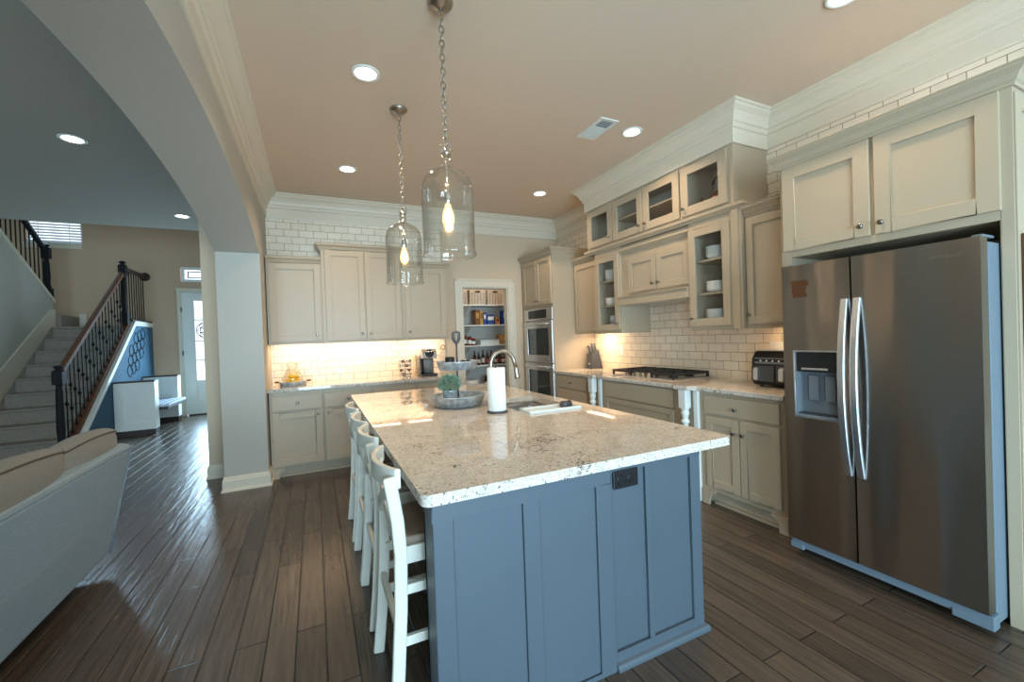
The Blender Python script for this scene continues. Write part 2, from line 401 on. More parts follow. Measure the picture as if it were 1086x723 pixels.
CROWN = [(0, -0.275), (0.014, -0.275), (0.018, -0.262), (0.018, -0.165), (0.030, -0.158), (0.036, -0.146), (0.036, -0.128), (0.048, -0.120),
         (0.058, -0.092), (0.078, -0.062), (0.104, -0.042), (0.112, -0.036), (0.112, -0.022), (0.130, -0.014), (0.130, 0), (0, 0)]
CAB = [(0, -0.085), (0.008, -0.085), (0.010, -0.070), (0.018, -0.064), (0.030, -0.040), (0.046, -0.026), (0.052, -0.022), (0.052, -0.006), (0.058, -0.004), (0.058, 0), (0, 0)]
LEDGE = [(0, -0.05), (0.008, -0.05), (0.016, -0.036), (0.026, -0.026), (0.034, -0.022), (0.034, 0), (0, 0)]
BASE = [(0, 0), (0.028, 0), (0.028, 0.018), (0.018, 0.026), (0.018, 0.105), (0.012, 0.118), (0.012, 0.128), (0.006, 0.142), (0, 0.142)]
XR, YB, ZC = 3.467, 5.58, 3.14

# ================================================================= THE ROOM
struct(MB().box(-6.1, 3.6, -3.6, 11.0, -0.12, 0).build('floor', M['floor']))
struct(MB().box(-0.645, 3.6, -3.6, 5.68, ZC, ZC+0.1).build('ceiling', M['ceiling']))
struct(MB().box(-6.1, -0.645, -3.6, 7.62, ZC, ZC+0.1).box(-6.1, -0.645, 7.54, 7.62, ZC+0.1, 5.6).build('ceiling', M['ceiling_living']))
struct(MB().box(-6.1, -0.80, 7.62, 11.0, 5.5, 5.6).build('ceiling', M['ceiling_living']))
struct(MB().box(XR, XR+0.1, -3.6, 7.0, 0, ZC).build('wall_right', M['wall']))
# back wall with the pantry doorway
w = MB(); w.box(-1.06, 1.88, YB, YB+0.11, 0, ZC); w.box(2.59, XR, YB, YB+0.11, 0, ZC); w.box(1.88, 2.59, YB, YB+0.11, 2.12, ZC)
w.box(-1.06, -0.80, 5.42, YB, 0, ZC)
struct(w.build('wall_back', M['wall_back']))
# arched wall between kitchen and living room
arch = [(4.84, 0.0), (YB, 0.0), (YB, ZC), (-3.5, ZC), (-3.5, 0.0), (-3.2, 0.0), (-3.2, 2.45), (0.26, 2.45), (0.26, 0.0), (0.66, 0.0)]  # low-Y opening is unseen, added so living room daylight reaches the cabinets
N = 40
half, ya, za, zs = 2.09, 2.75, 2.605, 2.315
rise = za - zs; rad = (half*half + rise*rise) / (2*rise)
for i in range(N + 1):
    y = 0.66 + 2*half*i/N
    arch.append((y, za - rad + math.sqrt(max(0, rad*rad - (y-ya)**2))))
struct(MB().prism(arch, 'x', -0.83, -0.46).build('wall_left', M['wall']))
# rear and side walls of the living room, with window openings where the daylight enters
r = MB()
r.box(-6.1, 3.6, -3.6, -3.5, 0, 0.08); r.box(-6.1, 3.6, -3.6, -3.5, 2.25, ZC)
for a, b in ((-6.1, -4.45), (-1.95, -0.35), (2.15, 3.6)): r.box(a, b, -3.6, -3.5, 0.08, 2.25)
struct(r.build('wall_rear', M['wall']))
s_ = MB(); s_.box(-6.1, -6.0, -3.5, 7.54, 0, ZC)
s_.box(-6.1, -6.0, 7.62, 10.77, 0, 5.5)
struct(s_.build('wall_living', M['wall']))
# foyer end wall: door, transom and stair window openings
fw = MB(); Y0, Y1 = 10.77, 10.87
fw.box(-6.1, -4.72, Y0, Y1, 0, 5.5); fw.box(-4.72, -3.95, Y0, Y1, 0, 3.46); fw.box(-4.72, -3.95, Y0, Y1, 4.75, 5.5)
fw.box(-3.95, -2.46, Y0, Y1, 0, 5.5); fw.box(-2.46, -1.42, Y0, Y1, 2.56, 2.80); fw.box(-2.46, -1.42, Y0, Y1, 3.06, 5.5); fw.box(-1.42, -0.80, Y0, Y1, 0, 5.5)
struct(fw.build('wall_far', M['wall_tan']))
struct(MB().box(-0.90, -0.80, YB+0.11, 10.77, 0, 5.5).build('wall_light_block', M['wall']))  # unseen wall, added to block a light leak
# tiles
struct(MB().box(-0.458, 1.60, YB-0.008, YB, 0.90, ZC-0.02).build('wall_tile_back', M['tile_back']))
struct(MB().box(XR-0.008, XR, 0.2, YB-0.01, 0.90, ZC-0.02).build('wall_tile_right', M['tile_right']))
# crown and base mouldings
struct(MB().sweep([(-0.46, -3.4), (-0.46, YB-0.008), (XR-0.008, YB-0.008), (XR-0.008, 4.20), (3.04, 4.20), (3.04, 2.24), (XR-0.008, 2.24), (XR-0.008, -3.4)], CROWN, 1, ZC).build('trim_1', M['trim']))
struct(MB().sweep([(-0.46, 5.04), (-0.46, 4.84), (-0.83, 4.84), (-0.83, 5.41)], BASE, -1, 0).build('baseboard_left', M['trim']))
struct(MB().sweep([(-0.84, 5.42), (-1.06, 5.42), (-1.06, 5.68)], BASE, -1, 0).build('baseboard_back', M['trim']))
struct(MB().sweep([(1.6, YB), (1.79, YB)], BASE, 1, 0).build('baseboard_pantry', M['trim']))
# header between tall upper cabinets and the row above
struct(MB().sweep([(XR-0.01, 4.20), (3.04, 4.20), (3.04, 2.18), (3.09, 2.18)], LEDGE, -1 * -1, 2.385).build('trim_2', M['cabinet']))

# pantry room
pw = MB(); pw.box(1.35, 1.45, YB+0.11, 7.0, 0, ZC); pw.box(1.45, XR, 6.9, 7.0, 0, ZC); pw.box(1.35, XR, YB+0.11, 7.0, ZC, ZC+0.1)
struct(pw.build('wall_pantry', M['pantry']))
cs = MB(); F = FB(YB)
for u0, u1, v0, v1 in ((1.79, 1.885, 0, 2.215), (2.585, 2.68, 0, 2.215), (1.885, 2.585, 2.115, 2.215)):
    cs.mb(F, u0, u1, v0, v1, 0, 0.018)
cs.mb(F, 1.78, 1.805, 0, 2.225, 0, 0.026); cs.mb(F, 2.665, 2.69, 0, 2.225, 0, 0.026); cs.mb(F, 1.78, 2.69, 2.2, 2.225, 0, 0.026)
cs.box(1.88, 1.90, YB, YB+0.11, 0, 2.12); cs.box(2.57, 2.59, YB, YB+0.11, 0, 2.12); cs.box(1.9, 2.57, YB, YB+0.11, 2.10, 2.12)
struct(cs.build('trim_3', M['trim'], bevel=0.003))

# front door, transom, stair window
df = FB(10.80)
m = MB()
m.mb(df, -2.458, -2.25, 0.02, 2.555, 0, 0.045); m.mb(df, -1.63, -1.422, 0.02, 2.555, 0, 0.045)
m.mb(df, -2.25, -1.63, 0.02, 0.30, 0, 0.045); m.mb(df, -2.25, -1.63, 2.385, 2.555, 0, 0.045); m.mb(df, -2.25, -1.63, 0.57, 0.72, 0, 0.045)
m.mb(df, -2.25, -1.63, 0.30, 0.57, 0.008, 0.034); m.mb(df, -2.20, -1.68, 0.345, 0.525, 0.01, 0.042)
for z in (1.14, 1.547, 1.986): m.mb(df, -2.25, -1.63, z-0.012, z+0.012, 0.005, 0.042)
D1 = struct(m.build('door_1', M['white'], bevel=0.004))
MB().mb(df, -2.25, -1.63, 0.72, 2.385, 0.018, 0.022).build('door_pane', M['window_pane'], D1)
sc = MB()
for k in range(3):
    pts = [(-1.94 + (0.285-0.07*k)*math.cos(a), 10.768, 1.767 + (0.205-0.055*k)*math.sin(a)) for a in [i*2*PI/28 for i in range(28)]]
    sc.tube(pts, 0.008, 6, True)
for k in range(10):
    c0 = k*2*PI/10
    pts = [(-1.94 + (0.20+0.065*math.cos(a))*math.cos(c0+0.30*math.sin(a)), 10.768, 1.767 + (0.145+0.05*math.cos(a))*math.sin(c0+0.30*math.sin(a))) for a in [i*2*PI/14 for i in range(14)]]
    sc.tube(pts, 0.007, 6, True)
sc.build('door_scrollwork', M['iron'], D1)
hg = MB()
for z in (0.35, 1.3, 2.2): hg.box(-2.47, -2.452, 10.735, 10.7545, z-0.05, z+0.05)
hg.build('door_hinge', M['black_matte'], D1)
cs = MB(); F = FB(10.77)
cs.mb(F, -2.53, -2.46, 0, 2.635, 0, 0.02); cs.mb(F, -2.46, -1.42, 2.56, 2.635, 0, 0.02); cs.mb(F, -1.42, -1.33, 0, 2.635, 0, 0.02)
cs.mb(F, -2.545, -1.31, 2.61, 2.645, 0, 0.03)
struct(cs.build('trim_4', M['trim'], bevel=0.003))
struct(MB().box(-2.4, -1.44, 10.70, 10.80, 0, 0.022).build('trim_5', M['dark_wood']))
wn = struct(frame4(FB(10.77), -2.44, -1.40, 2.78, 3.08, 0.05, -0.05, 0.02).build('window_2', M['white'], bevel=0.003))
m = MB(); m.mb(FB(10.77), -2.39, -1.45, 2.83, 3.03, -0.035, -0.03); m.build('window_pane', M['window_pane'], wn)
frame4(FB(10.77), -2.34, -1.50, 2.86, 3.0, 0.018, -0.03, -0.012).build('window_sash', M['iron'], wn)
wn = struct(frame4(FB(10.77), -4.72, -3.95, 3.46, 4.75, 0.035, -0.075, -0.045).build('window_1', M['white'], bevel=0.003))
MB().mb(FB(10.77), -4.69, -3.98, 3.49, 4.72, -0.065, -0.060).build('window_pane', M['window_pane'], wn)
m = MB(); m.mb(FB(10.77), -4.78, -3.93, 3.445, 3.46, -0.02, 0.03); m.mb(FB(10.77), -4.76, -3.95, 3.365, 3.445, 0, 0.014); m.build('window_sill', M['trim'], wn, 0.003)
bl = thing('window_blind', (-4.33, 10.78, 3.46), 'white horizontal slat blind hanging in the stairwell window', 'blind')
for i in range(24):
    z = 3.50 + i*0.052
    MB().bar([(-4.71, 10.785, z), (-3.955, 10.785, z)], 0.044, 0.003, (0, 0.6, 1)).build('slat', M['blind'], bl)
MB().box(-4.71, -3.96, 10.765, 10.795, 3.461, 3.480).build('bottom_rail', M['blind'], bl, 0.002)
m = MB()
for x in (-4.55, -4.12): m.tube([(x, 10.762, 3.47), (x, 10.762, 4.74)], 0.004, 5)
m.build('ladder_cord', M['white'], bl)

# ================================================================= CEILING FIXTURES
def downlight(x, y, label, power, col=LAMP):
    t = thing('recessed_light', (x, y, ZC), label, 'ceiling light', 'recessed ceiling lights')
    MB().lathe([(0.072, 0.0), (0.090, -0.001), (0.090, -0.006), (0.082, -0.010), (0.066, -0.006), (0.066, 0.0)], (x, y, ZC), (0, 0, 1), 32, False).build('trim_ring', M['white'], t)
    MB().lathe([(0.067, -0.001), (0.067, -0.004)], (x, y, ZC), (0, 0, 1), 32).build('lens', M['lamp_disc'], t)
    area('recessed_lamp', (x, y, ZC-0.02), (0, 0, -1), 0.15, 0.15, power, col, 'DISK', 2.2)
    return t
downlight(0.365, 2.85, 'round recessed ceiling light beside the near glass pendant, toward the arched wall', 9)
downlight(0.365, 4.50, 'round recessed ceiling light beyond the far pendant, above the back wall cabinets', 9)
downlight(2.565, 4.49, 'round recessed ceiling light near the oven tower corner', 9)
downlight(2.565, 2.84, 'round recessed ceiling light beside the ceiling vent', 9)
downlight(2.60, 1.24, 'round recessed ceiling light cut by the top edge above the refrigerator', 9)
downlight(-1.72, 4.61, 'round recessed light in the dim living room ceiling, the nearer of two', 3)
downlight(-1.51, 6.83, 'round recessed light in the living room ceiling beside the top of the stairs', 4)
vt = thing('ceiling_vent', (2.24, 2.90, ZC), 'small white rectangular vent with grille in the ceiling', 'vent')
frame4(lambda u, v, w: (u, v, ZC - w), 2.155, 2.335, 2.73, 3.08, 0.03, 0, 0.008).build('frame', M['white'], vt, 0.002)
m = MB()
for i in range(13):
    y = 2.77 + i*0.0225; m.bar([(2.185, y, ZC-0.006), (2.305, y, ZC-0.006)], 0.016, 0.002, (0, 0.7, 0.7))
m.build('louvre', M['white'], vt)
MB().box(2.185, 2.305, 2.76, 3.05, ZC-0.002, ZC-0.0005).build('duct_opening', M['white'], vt)
MB().box(2.185, 2.305, 2.76, 2.86, ZC-0.0045, ZC-0.0025).build('filter', M['black_matte'], vt)

def pendant(x, y, label):
    t = thing('pendant_light', (x, y, 1.83), label, 'pendant light', 'glass pendants over the island')
    MB().lathe([(0.066, 0), (0.064, -0.008), (0.052, -0.022), (0.024, -0.032), (0.010, -0.036), (0.006, -0.05)], (x, y, ZC), (0, 0, 1), 28).build('canopy', M['nickel'], t)
    m = MB(); z = ZC - 0.045; k = 0; L = 0.046
    while z - L*0.8 > 2.41:
        c = z - L/2; hx = 0.0125; pts = []
        for i in range(14):
            a = 2*PI*i/14; dx = hx*math.cos(a); dz = (L/2)*math.sin(a)
            pts.append((x + dx, y, c + dz) if k % 2 == 0 else (x, y + dx, c + dz))
        m.tube(pts, 0.0034, 6, True); z -= L*0.78; k += 1
    m.tube([(x + 0.028*math.cos(a), y, z - 0.018 + 0.028*math.sin(a)) for a in [PI*(-1.1 + i*1.5/12) for i in range(13)]], 0.0035, 6)
    m.build('chain', M['nickel'], t)
    MB().lathe([(0.024, 2.352), (0.026, 2.356), (0.026, 2.368), (0.018, 2.374), (0.007, 2.380), (0.004, 2.40)], (x, y, 0), (0, 0, 1), 24).build('cap', M['chrome'], t)
    prof = [(0.137, 1.828), (0.1405, 1.830), (0.1405, 1.840), (0.137, 1.846), (0.135, 1.86), (0.135, 2.15), (0.132, 2.19), (0.120, 2.225), (0.095, 2.252), (0.062, 2.270), (0.036, 2.282), (0.027, 2.295), (0.025, 2.315), (0.025, 2.352)]
    inner = [(max(r - 0.003, 0.002), z_) for r, z_ in prof][::-1]
    MB().lathe(prof + inner, (x, y, 0), (0, 0, 1), 48, False).build('glass_jar', M['glass'], t)
    MB().tube([(x, y, 2.36), (x, y, 2.16)], 0.004, 8).build('stem', M['chrome'], t)
    MB().lathe([(0.006, 2.172), (0.014, 2.168), (0.018, 2.155), (0.018, 2.105), (0.015, 2.098)], (x, y, 0), (0, 0, 1), 20).build('socket', M['chrome'], t)
    b = MB().lathe([(0.013, 2.098), (0.016, 2.085), (0.026, 2.055), (0.031, 2.03), (0.030, 2.008), (0.022, 1.99), (0.008, 1.982), (0.001, 1.981)], (x, y, 0), (0, 0, 1), 20).build('bulb', glass_b, t)
    f = MB()
    for k in range(6):
        a = k*PI/3; f.tube([(x+0.006*math.cos(a), y+0.006*math.sin(a), 2.075), (x+0.017*math.cos(a), y+0.017*math.sin(a), 2.035), (x+0.010*math.cos(a), y+0.010*math.sin(a), 2.003)], 0.0022, 5)
    f.build('filament', M['filament'], b)
    l = bpy.data.lights.new('pendant_lamp', 'POINT'); l.energy = 7.5; l.color = WARM; l.shadow_soft_size = 0.02
    o = bpy.data.objects.new('pendant_lamp', l); COL.objects.link(o); o.location = (x, y, 2.035)
    return t
glass_b = bpy.data.materials.new('amber_bulb_glass'); glass_b.use_nodes = True
_nt = glass_b.node_tree
for n_ in list(_nt.nodes): _nt.nodes.remove(n_)
_o = _nt.nodes.new('ShaderNodeOutputMaterial'); _mx = _nt.nodes.new('ShaderNodeMixShader'); _mx.inputs[0].default_value = 0.55
_t = _nt.nodes.new('ShaderNodeBsdfTransparent'); _e = _nt.nodes.new('ShaderNodeEmission'); _e.inputs[0].default_value = (1.0, 0.55, 0.18, 1); _e.inputs[1].default_value = 5.0
_nt.links.new(_t.outputs[0], _mx.inputs[1]); _nt.links.new(_e.outputs[0], _mx.inputs[2]); _nt.links.new(_mx.outputs[0], _o.inputs[0])
pendant(0.655, 2.11, 'clear glass bell pendant on a chain above the near half of the island')
pendant(0.64, 3.21, 'clear glass bell pendant on a chain in front of the back wall cabinets')

# ================================================================= ISLAND
isl = thing('kitchen_island', (1.0, 2.85, 0), 'large slate blue painted kitchen island with panelled end', 'kitchen island')
MB().box(0.70, 1.585, 1.43, 1.62, 0.0, 0.843).box(0.70, 1.75, 1.62, 2.38, 0, 0.843).box(0.70, 1.20, 2.38, 3.23, 0, 0.843).box(0.70, 1.75, 3.23, 4.30, 0, 0.843).box(1.20, 1.75, 2.38, 3.23, 0, 0.60).box(1.73, 1.75, 2.38, 3.23, 0.60, 0.843).build('body', M['island'], isl)
F = FB(1.43)
def panelled(F, u0, u1, v0, v1, holes, w1, rec):
    m = MB(); us = sorted({u0, u1, *[h[0] for h in holes], *[h[1] for h in holes]})
    hv0, hv1 = holes[0][2], holes[0][3]
    m.mb(F, u0, u1, v0, hv0, 0, w1); m.mb(F, u0, u1, hv1, v1, 0, w1)
    for a, b in zip(us[:-1], us[1:]):
        hole = any(h[0] - 1e-6 <= a and b <= h[1] + 1e-6 for h in holes)
        m.mb(F, a, b, hv0, hv1, 0, w1 - (rec if hole else 0))
    return m
m = panelled(FB(1.50), 0.335, 1.08, 0.0, 0.843, [(0.407, 0.675, 0.02, 0.785), (0.745, 1.005, 0.02, 0.785)], 0.115, 0.010)
m.build('end_panel', M['island'], isl, 0.003)
m = panelled(F, 1.08, 1.60, 0.0, 0.843, [(1.093, 1.272, 0.07, 0.822), (1.302, 1.540, 0.07, 0.822)], 0.035, 0.014)
m.build('side_panel', M['island'], isl, 0.002)
MB().sweep([(1.082, 1.395), (1.60, 1.395), (1.60, 1.62)], [(0, 0), (0.020, 0), (0.020, 0.012), (0.014, 0.026), (0, 0.030)], 1, 0).build('base_moulding', M['island'], isl)
ot = MB().box(1.095, 1.225, 1.388, 1.394, 0.750, 0.826).build('outlet', M['black'], isl, 0.003)
for sx in (1.132, 1.188):
    MB().lathe([(0.020, 0), (0.020, 0.003), (0.018, 0.004)], (sx, 1.388, 0.788), (0, -1, 0), 20).build('receptacle', M['black'], ot)
    m = MB(); m.box(sx-0.009, sx-0.006, 1.3835, 1.3845, 0.780, 0.797); m.box(sx+0.006, sx+0.009, 1.3835, 1.3845, 0.780, 0.797); m.lathe([(0.003, 0), (0.003, 0.0005)], (sx, 1.384, 0.774), (0, -1, 0), 9)
    m.build('slot', M['black'], ot)

def slab(outer, holes, z0, z1, name, mt, bevel=0.006):
    bm = bmesh.new(); ed = []
    for loop in [outer] + holes:
        vs = [bm.verts.new((p[0], p[1], z0)) for p in loop]
        ed += [bm.edges.new((vs[i], vs[(i+1) % len(vs)])) for i in range(len(vs))]
    r = bmesh.ops.triangle_fill(bm, edges=ed, use_beauty=True)
    fs = [g for g in r['geom'] if isinstance(g, bmesh.types.BMFace)]
    ex = bmesh.ops.extrude_face_region(bm, geom=fs)
    for v in [g for g in ex['geom'] if isinstance(g, bmesh.types.BMVert)]: v.co.z = z1
    bmesh.ops.recalc_face_normals(bm, faces=bm.faces)
    o = Vector(((min(p[0] for p in outer)+max(p[0] for p in outer))/2, (min(p[1] for p in outer)+max(p[1] for p in outer))/2, z0))
    for v in bm.verts: v.co -= o
    me = bpy.data.meshes.new(name); bm.to_mesh(me); bm.free(); me.materials.append(mt)
    ob = bpy.data.objects.new(name, me); COL.objects.link(ob); ob.location = o; ORG[ob.name] = o
    bv = ob.modifiers.new('edge', 'BEVEL'); bv.width = bevel; bv.segments = 3; bv.limit_method = 'ANGLE'; bv.angle_limit = 0.7
    return ob
def rrect(x0, x1, y0, y1, r, n=6):
    pts = []
    for cx, cy, a0 in ((x1-r, y0+r, -PI/2), (x1-r, y1-r, 0), (x0+r, y1-r, PI/2), (x0+r, y0+r, PI)):
        for i in range(n+1): a = a0 + PI/2*i/n; pts.append((cx + r*math.cos(a), cy + r*math.sin(a)))
    return pts
ITOP = 0.885
o = slab(rrect(0.30, 1.80, 1.37, 4.39, 0.035), [rrect(1.25, 1.68, 2.43, 3.18, 0.03)], 0.8445, ITOP, 'island_countertop', M['granite'])
tag(o, 'polished beige speckled granite slab on the blue island', 'countertop')

# sink
sk = thing('kitchen_sink', (1.46, 2.8, 0.62), 'stainless steel undermount sink set in the island granite', 'sink')
outer = rrect(1.245, 1.685, 2.425, 3.185, 0.06); n = len(outer)
def inset(pts, d, z):
    cx = sum(p[0] for p in pts)/len(pts); cy = sum(p[1] for p in pts)/len(pts)
    return [(p[0] - math.copysign(min(d, abs(p[0]-cx)), p[0]-cx), p[1] - math.copysign(min(d, abs(p[1]-cy)), p[1]-cy), z) for p in pts]
m = MB(); m.rings([inset(outer, -0.02, 0.8435), inset(outer, 0.0, 0.8435), inset(outer, 0.004, 0.80), inset(outer, 0.012, 0.68), inset(outer, 0.045, 0.655), inset(outer, 0.15, 0.650)], True, False)
m.rings([inset(outer, 0.15, 0.650), inset(outer, 0.15, 0.6495)], True, True)
m.build('bowl', M['steel_plain'], sk)
MB().lathe([(0.045, 0.651), (0.045, 0.654), (0.036, 0.655), (0.030, 0.651)], (1.47, 2.85, 0), (0, 0, 1), 20).build('drain', M['chrome'], sk)
# draining tray across the sink
tr = thing('sink_tray', (1.47, 2.52, 0.86), 'narrow white tray with a dark end lying across the near end of the sink', 'tray')
m = MB(); m.box(1.264, 1.666, 2.439, 2.60, 0.872, 0.878)
m.box(1.262, 1.668, 2.437, 2.447, 0.878, 0.903); m.box(1.262, 1.668, 2.590, 2.60, 0.878, 0.903); m.box(1.262, 1.272, 2.447, 2.59, 0.878, 0.903); m.box(1.658, 1.668, 2.447, 2.59, 0.878, 0.903)
m.build('tray_pan', M['white'], tr, 0.003)
MB().lathe([(0.012, -0.04), (0.026, -0.038), (0.026, 0.038), (0.012, 0.04)], (1.60, 2.535, 0.905), (1, 0.2, 0), 18).build('dark_roller', M['dark_grey'], tr)
# faucet
fc = thing('faucet', (1.205, 2.95, ITOP), 'brushed nickel gooseneck faucet arching over the island sink', 'faucet')
MB().lathe([(0.030, 0), (0.030, 0.008), (0.022, 0.014), (0.019, 0.05), (0.020, 0.11), (0.016, 0.13)], (1.205, 2.95, ITOP), (0, 0, 1), 20).build('base', M['nickel'], fc)
pts = [(1.205, 2.95, 1.0), (1.205, 2.95, 1.10)] + [(1.305 - 0.10*math.cos(a), 2.95, 1.185 + 0.105*math.sin(a)) for a in [PI*i/14*0.93 for i in range(15)]]
pts += [(1.418, 2.95, 1.15)]
MB().tube(pts, 0.0155, 14).build('spout', M['nickel'], fc)
MB().lathe([(0.016, 0), (0.018, 0.01), (0.018, 0.05), (0.021, 0.075), (0.021, 0.088), (0.015, 0.09)], (1.415, 2.95, 1.16), (0.14, 0, -1), 18).build('spray_head', M['nickel'], fc)
MB().tube([(1.205, 2.93, 0.96), (1.205, 2.885, 0.965), (1.205, 2.855, 0.985)], [0.009, 0.007, 0.005], 10).build('lever', M['nickel'], fc)
# paper towel
pt = thing('paper_towel_holder', (1.118, 2.645, ITOP), 'white paper towel roll upright on a holder on the island', 'paper towel')
MB().lathe([(0.070, 0), (0.072, 0.004), (0.070, 0.012), (0.010, 0.014)], (1.118, 2.645, ITOP), (0, 0, 1), 32).build('base', M['dark_grey'], pt)
MB().lathe([(0.020, 0.015), (0.0615, 0.015), (0.0625, 0.02), (0.0625, 0.302), (0.0605, 0.306), (0.020, 0.306)], (1.118, 2.645, ITOP), (0, 0, 1), 40, False).build('paper_roll', M['paper'], pt)
m = MB(); m.tube([(1.118, 2.645, 0.89), (1.118, 2.645, 1.205)], 0.006, 10); m.ball((1.118, 2.645, 1.208), 0.010); m.build('rod', M['dark_grey'], pt)
# tiered tray
TX, TY = 0.985, 3.09
tt = thing('tiered_tray', (TX, TY, ITOP), 'two tier round galvanised tin tray with a spade handle on the island', 'tray')
def pan(r0, r1, z0, z1):
    return [(0.001, z0), (r0, z0), (r1-0.003, z1-0.006), (r1+0.002, z1-0.003), (r1+0.002, z1+0.002), (r1-0.004, z1+0.002), (r1-0.007, z1-0.006), (r0-0.004, z0+0.004), (0.001, z0+0.004)]
MB().lathe(pan(0.180, 0.208, ITOP+0.010, 0.970), (TX, TY, 0), (0, 0, 1), 48).build('lower_pan', M['galv'], tt)
MB().lathe(pan(0.138, 0.158, 1.166, 1.226), (TX, TY, 0), (0, 0, 1), 48).build('upper_pan', M['galv'], tt)
m = MB()
for k in range(3): m.ball((TX+0.14*math.cos(k*2.1+0.4), TY+0.14*math.sin(k*2.1+0.4), ITOP+0.0065), 0.0065, n=10, m=6)
m.build('foot', M['galv'], tt)
MB().tube([(TX, TY, ITOP+0.012), (TX, TY, 1.36)], 0.0075, 12).build('post', M['dark_grey'], tt)
m = MB(); hp = [(TX, TY, 1.360), (TX-0.014, TY, 1.378), (TX-0.023, TY, 1.40), (TX-0.024, TY, 1.446), (TX, TY, 1.450), (TX+0.024, TY, 1.446), (TX+0.023, TY, 1.40), (TX+0.014, TY, 1.378)]
m.tube(hp, [0.010, 0.012, 0.013, 0.010, 0.009, 0.010, 0.013, 0.012], 10, True); m.build('handle', M['dark_grey'], tt)
# plant in the tray
PX, PY = 0.900, 3.03
pl = thing('potted_plant', (PX, PY, ITOP+0.016), 'small bushy grey-green plant in a tin pot on the lower tray', 'plant')
MB().lathe([(0.001, 0), (0.042, 0), (0.052, 0.108), (0.055, 0.110), (0.055, 0.117), (0.051, 0.117), (0.048, 0.10), (0.001, 0.098)], (PX, PY, ITOP+0.016), (0, 0, 1), 28).build('pot', M['galv'], pl)
fo = MB(); rnd = random.Random(3)
for i in range(1000):
    d = Vector((rnd.gauss(0, 1), rnd.gauss(0, 1), rnd.gauss(0, 1))).normalized(); rr = 0.078 * (rnd.random() ** 0.35)
    c = Vector((PX, PY, 1.066)) + Vector((d.x*rr, d.y*rr, d.z*rr*0.80))
    t = (d + Vector((rnd.uniform(-.6, .6), rnd.uniform(-.6, .6), rnd.uniform(-.2, .8)))).normalized(); sd = t.cross(Vector((rnd.random(), rnd.random(), rnd.random()))).normalized()
    L = rnd.uniform(0.014, 0.030); w_ = L*0.17; nn = t.cross(sd)*0.0012
    fo.add([c, c+t*L*.5+sd*w_+nn, c+t*L, c+t*L*.5-sd*w_+nn], [(0, 1, 2, 3)], True)
for i in range(26):
    d = Vector((rnd.gauss(0, .6), rnd.gauss(0, .6), 1)).normalized()
    fo.tube([(PX+d.x*0.01, PY+d.y*0.01, 0.998), (PX+d.x*0.06, PY+d.y*0.06, 1.01+d.z*0.06)], 0.0012, 4)
f_ = fo.build('foliage', M['leaf'], pl); f_['kind'] = 'stuff'
# things in the trays
o = MB().lathe([(0.001, 0), (0.036, 0), (0.036, 0.088), (0.033, 0.09), (0.031, 0.088), (0.031, 0.01), (0.001, 0.008)], (0.930, 3.10, 1.1705), (0, 0, 1), 24).build('black_cup', M['black'])
tag(o, 'black cup standing in the upper tin tray beside its post', 'cup')
for k, (dx, dy, h) in enumerate(((0.035, -0.05, .045), (0.085, -0.03, .038), (0.10, 0.03, .042), (0.06, 0.06, .036))):
    o = thing('spice_jar', (TX+dx, TY+dy, 1.1705), 'small dark jar among those in the right half of the upper tin tray', 'jar', 'jars in the upper tray')
    MB().lathe([(0.001, 0), (0.017, 0), (0.018, h), (0.014, h+0.006), (0.001, h+0.006)], (TX+dx, TY+dy, 1.1705), (0, 0, 1), 16).build('body', M['spice'], o)
    MB().lathe([(0.016, h+0.006), (0.016, h+0.018), (0.001, h+0.019)], (TX+dx, TY+dy, 1.1705), (0, 0, 1), 16).build('lid', M['black_matte'], o)
for k, (dx, dy) in enumerate(((0.02, -0.12), (0.055, -0.10), (0.09, -0.07), (0.03, -0.07), (0.10, 0.0))):
    o = MB().lathe([(0.001, 0), (0.012, 0.001), (0.016, 0.012), (0.013, 0.022), (0.001, 0.025)], (TX+dx, TY+dy, ITOP+0.0145), (0, 0, 1), 12).build('tin_bead', M['galv'])
    tag(o, 'small grey trinket among those lying in the lower tin tray', 'trinket', 'trinkets in the lower tray')

